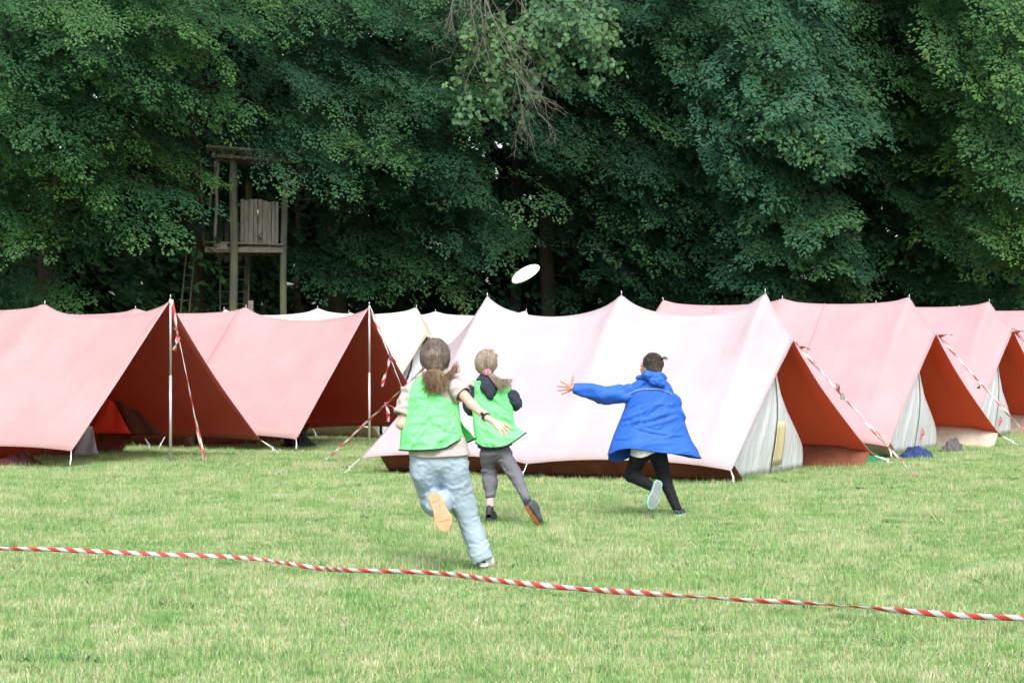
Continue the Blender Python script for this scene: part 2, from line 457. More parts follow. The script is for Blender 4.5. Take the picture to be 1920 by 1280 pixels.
def make_tree(name, label, cat, group, tx, ty, tr, env, n_bough, per, K, leaf, mat, bark, seed, depth=(0.3, 4.2), lean=(0, 0), top=22.0,
              high=60, tint=(0.15, 0.55), swing=0.25, droop=0.5, up=0.35, spread_l=(0.9, 1.6), trunk_r=0.2, low=0.62, recess=0.4, extra=()):
    """crown of drooping boughs whose tips fill the silhouette env (frame y, left x, right x) as seen from the meadow"""
    r = np.random.default_rng(seed)
    root = empty(name, (tx, ty, float(gz(tx, ty))))
    tag(root, label, cat, group)
    ys = np.array([e[0] for e in env]); 
    area = np.maximum(env_at(env, np.linspace(ys[0], ys[-1], 60))[1] - env_at(env, np.linspace(ys[0], ys[-1], 60))[0], 1)
    area = area * np.interp(np.linspace(ys[0], ys[-1], 60), [0, 300, 420, 600], [1, 1, low, low * 0.8])
    yy = np.interp(r.uniform(0, 1, n_bough), np.cumsum(area) / area.sum(), np.linspace(ys[0], ys[-1], 60))
    xl, xr = env_at(env, yy)
    q = r.uniform(-1, 1, n_bough)
    xx = (xl + xr) / 2 + q * (xr - xl) / 2
    dmax = depth[0] + (depth[1] - depth[0]) * np.sqrt(np.clip(1 - (0.85 * q) ** 2, 0, 1))
    dd = dmax * r.uniform(0.15, 1, n_bough) ** 0.6 * np.interp(yy, [0, 250, 600], [1.0, 0.95, recess])
    Y = ty - dd
    tip = np.stack([(xx - 960) / F * Y, Y, EYE - (yy - 650) / F * Y], 1)
    for k, (ex, ey, eY) in enumerate(extra): tip[k] = at(ex, ey, eY)
    # high boughs above the frame, all round, for shade and side views
    hz_ = r.uniform(EYE + (650 - ys[0]) / F * ty, top, high); ha = r.uniform(0, 2 * np.pi, high)
    hr = (2.2 + 2.6 * r.uniform(0, 1, high)) * np.sqrt(np.clip(1 - ((hz_ - 8) / (top - 7)) ** 2, 0.08, 1))
    tip2 = np.stack([tx + hr * np.cos(ha), ty + hr * np.sin(ha), hz_], 1)
    nb = int(high * 0.8)      # boughs on the wood side
    bz = r.uniform(2.5, 11, nb); ba = r.uniform(0.15, np.pi - 0.15, nb); br = r.uniform(1.5, 4.2, nb)
    tip3 = np.stack([tx + br * np.cos(ba), ty + br * np.sin(ba), bz], 1)
    tips = np.concatenate([tip, tip2, tip3]); nvis = n_bough
    L = np.hypot(tips[:, 0] - tx, tips[:, 1] - ty)
    z0 = tips[:, 2] + droop * L * r.uniform(0.2, 0.6, len(tips)) + 0.2
    sx = tx + lean[0] * z0; sy = ty + lean[1] * z0
    start = np.stack([sx, sy, np.minimum(z0, top - 0.3)], 1)
    mid = (start + tips) / 2; mid[:, 2] = np.maximum(start[:, 2], tips[:, 2]) - 0.08 * L + 0.1
    def bez(t):
        t = t[..., None]
        return start[:, None] * (1 - t) ** 2 + 2 * mid[:, None] * t * (1 - t) + tips[:, None] * t ** 2
    # sprays
    nS = len(tips)
    t = 1 - r.uniform(0, 1, (nS, per)) ** 1.5 * np.minimum(0.75, 2.2 / np.maximum(L, 0.5))[:, None]
    p = bez(t); d = bez(np.minimum(t + 0.05, 1.05)) - p
    d /= np.linalg.norm(d, axis=-1, keepdims=True) + 1e-9
    fan = r.uniform(-1.0, 1.0, (nS, per))
    side = np.stack([-d[..., 1], d[..., 0], 0 * fan], -1); side /= np.linalg.norm(side, axis=-1, keepdims=True) + 1e-9
    dd_ = d * np.cos(fan)[..., None] + side * np.sin(fan)[..., None]
    dd_ = dd_ * 0.62
    dd_[..., 0] += swing * r.uniform(0.5, 1.1, fan.shape); dd_[..., 1] -= 0.25
    dd_[..., 2] = dd_[..., 2] * 0.4 - r.uniform(0.12, 0.62, fan.shape)
    dd_ /= np.linalg.norm(dd_, axis=-1, keepdims=True)
    p = p + side * (r.normal(0, 0.22, fan.shape) * np.minimum(L, 3)[:, None] * 0.5)[..., None]
    p[..., 2] += r.normal(0, 0.10, fan.shape)
    nrm = np.zeros_like(dd_); nrm[..., 2] = 1
    nrm[..., 1] -= up; nrm = nrm + r.normal(0, 0.16, nrm.shape)
    nrm -= dd_ * (nrm * dd_).sum(-1, keepdims=True); nrm /= np.linalg.norm(nrm, axis=-1, keepdims=True)
    # the boughs that show: flat drooping plumes, each a fan of sprays along one axis
    per2 = 30; nP = nvis
    Lp = r.uniform(1.8, 3.9, nP) * np.interp(yy, [0, 380, 600], [1, .9, .62])
    rad = tips[:nP] - np.array([tx, ty, 0]); rad[:, 2] = 0; rad /= np.linalg.norm(rad, axis=1, keepdims=True) + 1e-9
    ax_ = rad * 0.4 + np.array([swing, -0.35, 0]) + r.normal(0, 0.20, (nP, 3)); ax_[:, 2] = -r.uniform(0.3, 0.85, nP) * np.interp(yy, [0, 420, 600], [1, .8, .35])
    ax_ /= np.linalg.norm(ax_, axis=1, keepdims=True)
    pn = np.array([0.15, -up * 1.3, 1.0]) + r.normal(0, 0.16, (nP, 3)); pn -= ax_ * (pn * ax_).sum(1, keepdims=True); pn /= np.linalg.norm(pn, axis=1, keepdims=True)
    sd_ = np.cross(ax_, pn)
    tt = r.uniform(0, 1, (nP, per2)) ** 0.85
    ww = r.uniform(-1, 1, (nP, per2))
    outline = np.sin(np.pi * np.clip(tt * 0.80 + 0.17, 0, 1)) ** 0.8
    base = tips[:nP] - ax_ * Lp[:, None]; base[:, 2] += 0.10 * Lp
    pp = base[:, None] + ax_[:, None] * (tt * Lp[:, None])[..., None] + sd_[:, None] * (ww * outline * 0.26 * Lp[:, None])[..., None]
    pp += pn[:, None] * r.normal(0, 0.05, (nP, per2, 1))
    pp[..., 2] -= 0.10 * (tt ** 2) * Lp[:, None] + 0.06 * ww ** 2
    fa = ww * 0.75 + r.normal(0, 0.22, ww.shape)
    pd = ax_[:, None] * np.cos(fa)[..., None] + sd_[:, None] * np.sin(fa)[..., None]; pd[..., 2] -= 0.10 + 0.18 * tt
    pd /= np.linalg.norm(pd, axis=-1, keepdims=True)
    qn = np.repeat(pn[:, None], per2, 1) + r.normal(0, 0.09, pd.shape); qn -= pd * (qn * pd).sum(-1, keepdims=True); qn /= np.linalg.norm(qn, axis=-1, keepdims=True)
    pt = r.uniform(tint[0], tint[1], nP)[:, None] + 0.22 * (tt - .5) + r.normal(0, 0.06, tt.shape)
    pL = r.uniform(0.42, 0.8, pt.shape) * (0.75 + 0.25 * Lp[:, None] / 2.5)
    start[:nP, 2] = np.minimum(np.maximum(base[:, 2] - 0.15 * L[:nP] * 0 + 0.2, 1.2), top - 0.3)
    mid[:nP] = (start[:nP] + base) / 2 + np.array([0, 0, 0.25]); tips[:nP] = base + ax_ * (0.7 * Lp)[:, None]
    P = p[nP:].reshape(-1, 3); D = dd_[nP:].reshape(-1, 3); Nn = nrm[nP:].reshape(-1, 3)
    bough_tint = r.uniform(tint[0], tint[1], nS)
    T0 = np.repeat(bough_tint[nP:], per) + r.normal(0, 0.12, (nS - nP) * per)
    Ls = r.uniform(spread_l[0], spread_l[1], len(P))
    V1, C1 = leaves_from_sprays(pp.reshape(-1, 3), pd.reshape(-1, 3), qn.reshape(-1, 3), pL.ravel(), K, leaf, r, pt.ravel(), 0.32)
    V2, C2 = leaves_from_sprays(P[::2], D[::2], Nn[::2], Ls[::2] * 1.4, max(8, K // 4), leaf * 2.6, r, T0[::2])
    V = np.concatenate([V1, V2]); C = np.concatenate([C1, C2])
    keep = np.repeat(V.reshape(-1, 4, 3)[:, 0, 2] > 0.25, 4)
    V = V[keep]; C = C[keep]
    me = np_mesh('crown', V, np.arange(len(V)).reshape(-1, 4), 4, False, C)
    link('crown', me, root, mat)
    # trunk and limbs
    mb = MB()
    zs = [-0.2, 0.3, 1.5, 4, 8, 13, top - 1]
    mb.tube([(tx + lean[0] * z + 0.05 * math.sin(z + seed), ty + lean[1] * z, z + float(gz(tx, ty))) for z in zs],
            [trunk_r * k for k in (1.5, 1.12, 1.0, 0.9, 0.75, 0.5, 0.12)], 12)
    mb.build('trunk', bark, root, smooth=True)
    lm = MB()
    idx = np.concatenate([np.arange(0, nvis, 2), np.arange(nvis, nS, 3)])
    bt = np.linspace(0, 1, 5)
    B = bez(np.tile(bt, (nS, 1)))
    for i in idx:
        lm.tube(B[i], [trunk_r * k for k in (0.17, 0.11, 0.07, 0.04, 0.02)], 5, cap=False)
    lm.build('limbs', bark, root, smooth=True)['kind'] = 'stuff'
    return root

BARK = wood_mat('bark', (0.022, 0.018, 0.014), (0.06, 0.05, 0.038), (5, 5, 1.0), 2.5, green=(0.05, 0.07, 0.03))
L_HORN = leaf_mat('leaf_hornbeam', (0.016, 0.052, 0.022), (0.038, 0.112, 0.038), (0.11, 0.225, 0.052))
L_BEECH = leaf_mat('leaf_beech', (0.014, 0.044, 0.022), (0.030, 0.092, 0.039), (0.075, 0.165, 0.05))
L_MAPLE = leaf_mat('leaf_maple', (0.018, 0.060, 0.032), (0.038, 0.115, 0.055), (0.09, 0.19, 0.06))
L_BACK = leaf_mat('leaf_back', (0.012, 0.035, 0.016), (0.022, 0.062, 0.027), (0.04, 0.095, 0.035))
L_BROAD = leaf_mat('leaf_broad', (0.045, 0.11, 0.045), (0.085, 0.18, 0.075), (0.14, 0.25, 0.09))

GT = 'trees along the edge of the wood'
make_tree('hornbeam_tree', 'bright green hornbeam filling the top left, sweeping down towards the lookout tower', 'tree', GT,
          -10.6, 46.0, 0, [(-60, -160, 500), (40, -160, 500), (130, -160, 450), (230, -160, 375), (330, -150, 330), (400, -120, 300), (480, -120, 220), (560, -120, 180), (600, -120, 170)],
          132, 17, 38, 0.080, L_HORN, BARK, 11, depth=(1.0, 5.8), swing=0.8, tint=(0.15, 0.62),
          extra=[(512, 45, 43.0), (490, 70, 43.3), (452, 190, 43.2), (415, 225, 43.5), (405, 392, 43.2), (380, 330, 43.5), (330, 430, 43)])
make_tree('beech_tree', 'dark green beech between the wooden lookout tower and the flying disc', 'tree', GT,
          -4.2, 48.5, 0, [(-60, 560, 880), (60, 540, 900), (160, 590, 960), (230, 565, 930), (325, 590, 930), (350, 640, 930), (430, 690, 980), (500, 650, 930), (580, 560, 860)],
          118, 17, 38, 0.080, L_BEECH, BARK, 12, depth=(0.8, 5.6), swing=0.9, tint=(0.15, 0.6), lean=(0.02, 0),
          extra=[(598, 340, 43.9), (655, 260, 43.6), (640, 330, 43.5), (930, 470, 45), (1020, 372, 44.5), (870, 540, 46)])
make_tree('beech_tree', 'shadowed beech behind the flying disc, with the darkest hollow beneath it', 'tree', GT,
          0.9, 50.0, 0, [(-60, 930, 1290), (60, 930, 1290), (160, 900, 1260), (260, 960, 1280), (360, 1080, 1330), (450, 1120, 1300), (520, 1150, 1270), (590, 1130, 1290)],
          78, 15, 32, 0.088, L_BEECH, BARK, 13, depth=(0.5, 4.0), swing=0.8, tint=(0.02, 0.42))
make_tree('beech_tree', 'beech with feathery dark boughs over the middle of the white tent', 'tree', GT,
          3.7, 48.5, 0, [(-60, 1250, 1400), (80, 1210, 1450), (200, 1200, 1420), (330, 1200, 1400), (440, 1180, 1420), (590, 1230, 1470)],
          66, 15, 34, 0.088, L_BEECH, BARK, 14, depth=(0.5, 4.6), swing=0.7, low=.7, tint=(0.08, 0.5))
make_tree('maple_tree', 'full blue green maple bulging forward above the right end of the white tent', 'tree', GT,
          6.6, 47.0, 0, [(-60, 1400, 1600), (40, 1390, 1580), (140, 1370, 1600), (260, 1360, 1670), (330, 1350, 1640), (430, 1360, 1640), (500, 1400, 1620), (590, 1400, 1580)],
          96, 15, 34, 0.10, L_MAPLE, BARK, 15, depth=(1.0, 5.8), swing=0.25, low=.8, recess=.6, tint=(0.2, 0.6))
make_tree('beech_tree', 'beech right of the blue green maple, behind the second pink tent of the right row', 'tree', GT,
          9.4, 48.5, 0, [(-60, 1590, 1830), (60, 1590, 1840), (200, 1640, 1830), (330, 1660, 1830), (420, 1680, 1860), (520, 1640, 1870), (590, 1700, 1880)],
          84, 15, 34, 0.088, L_HORN, BARK, 16, depth=(0.6, 5.0), swing=0.5, low=.7, recess=.5, tint=(0.05, 0.5))
make_tree('hornbeam_tree', 'light green hornbeam closing the picture in the top right corner', 'tree', GT,
          12.0, 45.5, 0, [(-60, 1760, 2060), (60, 1790, 2060), (200, 1830, 2060), (330, 1810, 2060), (420, 1790, 2060), (520, 1810, 2060), (600, 1830, 2060)],
          96, 15, 34, 0.09, L_HORN, BARK, 17, depth=(1.0, 5.5), swing=0.1, low=.9, recess=.7, tint=(0.25, 0.75))

# second row, deeper in the shade
G2 = 'shaded trees inside the wood'
for i, (tx, ty, e0, e1, lab) in enumerate([
        (-12.5, 54, -150, 260, 'deep shaded tree inside the wood behind the hornbeam at the left'),
        (-8.0, 55, 230, 560, 'deep shaded tree inside the wood behind the wooden lookout tower'),
        (-2.8, 56, 520, 900, 'deep shaded tree inside the wood right of the wooden lookout tower'),
        (1.5, 57, 850, 1200, 'deep shaded tree inside the wood behind the flying disc'),
        (5.5, 56, 1130, 1450, 'deep shaded tree inside the wood left of the blue green maple'),
        (9.8, 55, 1420, 1720, 'deep shaded tree inside the wood right of the blue green maple'),
        (14.2, 54, 1680, 2050, 'deep shaded tree inside the wood at the right edge')]):
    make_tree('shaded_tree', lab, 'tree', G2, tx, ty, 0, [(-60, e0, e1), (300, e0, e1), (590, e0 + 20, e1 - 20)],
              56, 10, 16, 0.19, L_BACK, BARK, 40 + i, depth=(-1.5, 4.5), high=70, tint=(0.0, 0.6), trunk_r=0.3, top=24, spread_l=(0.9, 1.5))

def far_wood():
    r = np.random.default_rng(99)
    n = 46000
    P = np.stack([r.uniform(-60, 60, n), 66 + 16 * r.uniform(0, 1, n), 26 * r.uniform(0.0, 1, n)], 1)
    P[:, 2] *= np.clip(0.85 + 0.12 * np.sin(P[:, 0] * 0.7) + 0.08 * np.sin(P[:, 0] * 1.9), 0.5, 1.1)
    # roof of the wood between the trees and the far mass
    m = 16000
    Q = np.stack([r.uniform(-60, 60, m), r.uniform(52, 76, m), r.uniform(15, 25, m)], 1)
    P = np.concatenate([P, Q]); n += m
    d = r.normal(0, 1, (n, 3)); d[:, 2] *= 0.5; d /= np.linalg.norm(d, axis=1, keepdims=True)
    nn = r.normal(0, 0.7, (n, 3)) + (0, -0.3, 0.8); b = np.cross(d, nn); b /= np.linalg.norm(b, axis=1, keepdims=True)
    s = r.uniform(0.7, 1.3, (n, 1))
    V = np.stack([P, P + d * s * 0.5 + b * s * 0.36, P + d * s, P + d * s * 0.5 - b * s * 0.36], 1).reshape(-1, 3)
    C = np.repeat(r.uniform(0, 0.6, (n, 1)), 4, 0).repeat(3, 1)
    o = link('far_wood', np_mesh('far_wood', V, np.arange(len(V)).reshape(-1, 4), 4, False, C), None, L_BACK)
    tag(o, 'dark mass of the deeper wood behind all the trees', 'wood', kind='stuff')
far_wood()

# slender trunks that show in the dark
TR = wood_mat('bark_pale', (0.035, 0.028, 0.022), (0.09, 0.07, 0.052), (5, 5, 1.0), 2.5)
for px, Y, w, lean, lab in ((102, 49.5, 20, 0.0, 'bare brown trunk standing in the shade left of the lookout tower'),
                            (612, 52.0, 24, 0.035, 'thick leaning trunk in the shade right of the lookout tower'),
                            (560, 53.5, 12, 0.0, 'thin upright trunk just right of the lookout tower roof'),
                            (868, 51.5, 16, 0.0, 'slim trunk in the shade left of the flying disc'),
                            (968, 52.5, 20, 0.0, 'trunk in the shade under the flying disc'),
                            (1545, 53.0, 16, 0.0, 'slim trunk in the shade under the blue green maple')):
    x = (px - 960) / F * Y
    t = empty('bare_trunk', (x, Y, 0)); tag(t, lab, 'tree trunk', 'bare trunks inside the wood')
    mb = MB(); rr = w / F * Y / 2
    mb.tube([(x + lean * z + 0.03 * math.sin(z * 1.1 + px), Y, z) for z in (-0.2, 0.4, 2, 4, 7, 10, 14)], [rr * k for k in (1.5, 1.15, 1.05, 1.0, 0.9, 0.8, 0.5)], 12)
    mb.build('trunk', TR, t, smooth=True)
    for k in range(5):
        mb = MB(); z = 3.2 + k * 1.3; a = random.uniform(0, 6.28)
        mb.tube([(x + lean * z, Y, z), (x + lean * z + 0.5 * math.cos(a), Y + 0.5 * math.sin(a), z + 0.15), (x + lean * z + 1.1 * math.cos(a), Y + 1.1 * math.sin(a), z - 0.05)], [0.03, 0.018, 0.006], 5)
        mb.build('dead_branch', TR, t, smooth=True)

# spruce behind the lookout tower
def spruce():
    r = np.random.default_rng(5)
    tx, ty = -7.4, 47.6
    root = empty('spruce_tree', (tx, ty, 0)); tag(root, 'dark spruce with hanging needle boughs above the wooden lookout tower', 'tree', GT)
    Vs, Cs = [], []; lm = MB()
    for k in range(90):
        z = r.uniform(4.6, 16); a = r.uniform(-math.pi, 0.4); L = (2.9 - 0.11 * z) * r.uniform(0.75, 1.1)
        t = np.linspace(0, 1, 22)
        P = np.stack([tx + np.cos(a) * L * t, ty + np.sin(a) * L * t, z + 0.25 * L * t - 0.55 * L * t ** 1.6], 1)
        lm.tube(P[::3], [0.03 - 0.0035 * i for i in range(len(P[::3]))], 5, cap=False)
        for s in (-1, 1):
            for q in range(3):
                n = 110
                tt = r.uniform(0.12, 1, n); i0 = np.clip((tt * 21).astype(int), 0, 20)
                base = P[i0]
                sd = np.array([-np.sin(a) * s, np.cos(a) * s, 0]); 
                reach = (0.12 + 0.5 * (1 - tt)) * r.uniform(0.2, 1, n)
                p = base + sd * reach[:, None] + np.array([np.cos(a), np.sin(a), 0]) * (reach * 0.6)[:, None]
                p[:, 2] -= reach * 0.7 + r.uniform(0, 0.12, n)
                d = sd * 0.5 + np.array([np.cos(a), np.sin(a), -0.9]) + r.normal(0, 0.35, (n, 3)); d /= np.linalg.norm(d, axis=1, keepdims=True)
                b = np.cross(d, r.normal(0, 1, (n, 3))); b /= np.linalg.norm(b, axis=1, keepdims=True)
                Vs.append(np.stack([p, p + d * 0.06 + b * 0.009, p + d * 0.15, p + d * 0.06 - b * 0.009], 1).reshape(-1, 3))
                Cs.append(np.repeat(r.uniform(0, 0.7, (n, 1)), 4, 0).repeat(3, 1))
    V = np.concatenate(Vs); C = np.concatenate(Cs)
    link('crown', np_mesh('crown', V, np.arange(len(V)).reshape(-1, 4), 4, False, C), root, leaf_mat('needle', (0.012, 0.032, 0.017), (0.025, 0.06, 0.03), (0.05, 0.10, 0.04), 0.1))
    mb = MB(); mb.tube([(tx, ty, z) for z in (-0.2, 3, 8, 18)], [0.22, 0.18, 0.13, 0.02], 10); mb.build('trunk', BARK, root, smooth=True)
    lm.build('limbs', BARK, root, smooth=True)['kind'] = 'stuff'
spruce()

# broad leaved branch hanging in at the top centre, with bare twigs
def broad_tree():
    r = np.random.default_rng(21)
    tx, ty = 0.9, 50.6
    root = empty('linden_tree', (tx, ty, 0)); tag(root, 'pale broad leaved tree hanging a leafy branch and bare twigs at the top centre', 'tree', GT)
    mb = MB(); mb.tube([(tx, ty, z) for z in (-0.2, 0.5, 4, 9, 15)], [0.2, 0.15, 0.13, 0.11, 0.03], 10); mb.build('trunk', BARK, root, smooth=True)
    lm = MB(); leafpts = []
    def twig(p, d, L, rad, depth, leafy):
        pts = [Vector(p)]; d = Vector(d).normalized()
        n = 6
        for i in range(n):
            d = (d + Vector((r.normal(0, 0.12), r.normal(0, 0.12), r.normal(0, 0.1) - 0.07))).normalized()
            pts.append(pts[-1] + d * L / n)
            if leafy and depth >= 1:
                for _ in range(2):
                    if r.random() < 0.5: leafpts.append((pts[-1] + Vector(r.normal(0, 0.05, 3)), d.copy()))
            if depth < 3 and i >= 1 and r.random() < (0.9 if depth < 2 else 0.5):
                s = Vector((r.normal(0, 1), r.normal(0, 0.5), r.normal(-0.3, 0.6)))
                twig(pts[-1], d * 0.8 + s.normalized() * 0.75, L * r.uniform(0.4, 0.62), rad * 0.55, depth + 1, leafy)
        lm.tube(pts, [rad * (1 - 0.8 * i / n) for i in range(n + 1)], 5, cap=False)
    for px, py, qx, qy, leafy in ((905, -60, 1010, 150, True), (930, -50, 1085, 95, True), (985, -50, 1140, 60, True), (1040, -40, 1100, 60, True), (960, -60, 985, 110, True), (900, -60, 965, 120, True), (1000, -60, 1060, 60, True), (1090, -60, 1140, 40, True), (940, -60, 1050, 60, True),
                                 (860, -60, 850, 90, False), (905, -60, 890, 70, False), (900, -30, 960, 200, False), (930, 60, 1000, 220, False), (880, -20, 920, 120, False), (950, 120, 1040, 225, False)):
        a = at(px, py, 42.8 + r.uniform(-0.4, 0.4)); b = at(qx, qy, 42.3 + r.uniform(-0.4, 0.4))
        lm.tube([(tx, ty, a[2] + 0.9), ((tx + a[0]) / 2, (ty + a[1]) / 2, a[2] + 0.8), tuple(a)], [0.06, 0.045, 0.03], 6, cap=False)
        twig(a, b - a, float(np.linalg.norm(b - a)) * 0.8, 0.02, 0, leafy)
    lm.build('limbs', plain_mat('twig_bark', (0.11, 0.11, 0.085), 0.8, var=0.3), root, smooth=True)['kind'] = 'stuff'
    n = len(leafpts)
    P = np.array([p for p, _ in leafpts]); D = np.array([d for _, d in leafpts]) + r.normal(0, 0.6, (n, 3)); D[:, 2] -= 0.7
    D /= np.linalg.norm(D, axis=1, keepdims=True)
    nn = np.array([0, -0.8, 0.6]) + r.normal(0, 0.4, (n, 3)); B = np.cross(D, nn); B /= np.linalg.norm(B, axis=1, keepdims=True)
    Nn = np.cross(B, D)
    s = r.uniform(0.075, 0.135, (n, 1))
    prof = ((0, 0, 0), (0.12, 0.30, .05), (0.4, 0.46, .09), (0.75, 0.26, .04), (1.0, 0, -.05), (0.75, -0.26, .04), (0.4, -0.46, .09), (0.12, -0.30, .05))
    V = np.stack([P + D * s * a + B * s * b + Nn * s * c for a, b, c in prof], 1).reshape(-1, 3)
    C = np.repeat(r.uniform(0.1, 1, (n, 1)), 8, 0).repeat(3, 1)
    link('crown', np_mesh('crown', V, np.arange(len(V)).reshape(-1, 8), 8, False, C), root, L_BROAD)
broad_tree()
# ------------------------------------------------------------------ tents
TH = math.radians(28)
U = np.array((math.cos(TH), -math.sin(TH)))     # along the ridge, towards the open end
NV = np.array((-math.sin(TH), -math.cos(TH)))   # across, towards the camera

def canvas(name, color, trans_col, trans=0.22, rough=0.9, var=0.07):
    m, nt, out = new_mat(name)
    n = noise(nt, 1.6, 5, 0.62, 'World'); n2 = noise(nt, 14, 4, 0.6, 'World')
    c = ramp(nt, n, [(0.3, tuple(v * (1 - var * 1.6) for v in color)), (0.72, tuple(min(0.92, v * (1 + var)) for v in color))])
    c = mixc(nt, 0.12, c, ramp(nt, n2, [(0.3, tuple(v * 0.8 for v in color)), (0.7, color)]))
    # weather streaks running down the cloth and a grubby lower hem
    uv0 = N(nt, 'ShaderNodeUVMap'); uv0.uv_map = 'UVMap'
    mp0 = N(nt, 'ShaderNodeMapping'); mp0.inputs['Scale'].default_value = (7.0, 0.7, 1); nt.links.new(uv0.outputs[0], mp0.inputs[0])
    st = N(nt, 'ShaderNodeTexNoise', Scale=1.0, Detail=6, Roughness=0.65, Distortion=0.3); nt.links.new(mp0.outputs[0], st.inputs['Vector'])
    c = mixc(nt, ramp(nt, st.outputs['Fac'], [(0.5, 0.0), (0.8, 0.14)]), c, tuple(v * 0.72 for v in color))
    sv = N(nt, 'ShaderNodeSeparateXYZ'); nt.links.new(uv0.outputs[0], sv.inputs[0])
    ab = N(nt, 'ShaderNodeMath', operation='ABSOLUTE'); nt.links.new(sv.outputs[1], ab.inputs[0])
    dm = N(nt, 'ShaderNodeMath', operation='MULTIPLY_ADD'); dm.inputs[1].default_value = 0.5; nt.links.new(n2, dm.inputs[0]); nt.links.new(ab.outputs[0], dm.inputs[2])
    c = mixc(nt, ramp(nt, dm.outputs[0], [(0.0, 0.0), (1.0, 0.0)]), c, (0.3, 0.25, 0.2)) if False else c
    mr0 = N(nt, 'ShaderNodeMapRange'); mr0.inputs[1].default_value = 2.5; mr0.inputs[2].default_value = 2.95; mr0.inputs[4].default_value = 0.35; nt.links.new(dm.outputs[0], mr0.inputs[0])
    c = mixc(nt, mr0.outputs[0], c, (0.36, 0.25, 0.20))
    p = N(nt, 'ShaderNodeBsdfPrincipled', Roughness=rough); p.inputs['Specular IOR Level'].default_value = 0.2
    nt.links.new(c, p.inputs['Base Color'])
    uvn = N(nt, 'ShaderNodeUVMap'); uvn.uv_map = 'UVMap'
    mp = N(nt, 'ShaderNodeMapping'); mp.inputs['Scale'].default_value = (3.2, 0.45, 1); nt.links.new(uvn.outputs[0], mp.inputs[0])
    w = N(nt, 'ShaderNodeTexNoise', Scale=1.0, Detail=4, Distortion=0.5); nt.links.new(mp.outputs[0], w.inputs['Vector'])
    nrm = bump(nt, w.outputs['Fac'], 0.25, 0.12)
    nrm = bump(nt, noise(nt, 260, 2, 0.5, 'World'), 0.2, 0.003, nrm)
    nt.links.new(nrm, p.inputs['Normal'])
    t = N(nt, 'ShaderNodeBsdfTranslucent'); t.inputs['Color'].default_value = (*trans_col, 1)
    mx = N(nt, 'ShaderNodeMixShader'); mx.inputs[0].default_value = trans
    nt.links.new(p.outputs[0], mx.inputs[1]); nt.links.new(t.outputs[0], mx.inputs[2])
    nt.links.new(mx.outputs[0], out.inputs[0])
    return m

M_PINK = canvas('canvas_faded_pink', (0.49, 0.315, 0.325), (0.8, 0.24, 0.14))
M_ROSE = canvas('canvas_pale_rose', (0.54, 0.335, 0.36), (0.8, 0.28, 0.18))
M_WHITE = canvas('canvas_washed_white', (0.51, 0.435, 0.48), (0.85, 0.4, 0.3), 0.2)
M_CREAM = canvas('canvas_cream', (0.74, 0.70, 0.60), (0.7, 0.4, 0.12), 0.25)
M_LILAC = canvas('canvas_lilac_white', (0.80, 0.70, 0.75), (0.7, 0.4, 0.2), 0.25)
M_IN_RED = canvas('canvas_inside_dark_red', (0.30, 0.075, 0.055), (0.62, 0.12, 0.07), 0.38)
M_IN_ORANGE = canvas('canvas_inside_rust', (0.66, 0.145, 0.075), (0.95, 0.28, 0.13), 0.55)
M_IN_BROWN = canvas('canvas_inside_brown', (0.36, 0.17, 0.05), (0.5, 0.2, 0.06), 0.3)
M_FLAP = cloth_mat('flap_rust', (0.19, 0.07, 0.042), 0.25, 0.9, 7, stretch=(1, 1, 0.4))
M_FLAP_PALE = cloth_mat('flap_cream', (0.50, 0.44, 0.36), 0.2, 0.9, 8, stretch=(1, 1, 0.3))
M_INNER = cloth_mat('inner_cotton', (0.70, 0.735, 0.77), 0.05, 1.0, 7.0, stretch=(1.8, 1.8, 0.22), trans=0.2, trans_color=(1, 1, 1))
M_INNER_DARK = cloth_mat('inner_rust', (0.42, 0.06, 0.03), 0.15, 0.6, 5.0, stretch=(1.6, 1.6, 0.3), trans=0.3, trans_color=(0.9, 0.1, 0.03))
M_POLE = plain_mat('aluminium', (0.55, 0.56, 0.58), 0.35, 0.7, 0.5, 0.1)
M_ROPE = plain_mat('rope_white', (0.72, 0.72, 0.70), 0.8, var=0.2, scale=60)
M_STEEL = plain_mat('steel_peg', (0.35, 0.35, 0.36), 0.5, 0.6)
M_ZIP = plain_mat('zip_dark', (0.06, 0.065, 0.07), 0.6)
M_PATCH = plain_mat('canvas_patch', (0.58, 0.50, 0.30), 0.9, var=0.08, scale=8)
M_LOGO = plain_mat('print_red', (0.62, 0.10, 0.12), 0.8)

def T2(R, a, b):
    p = np.array(R[:2]) + U * a + NV * b
    return p

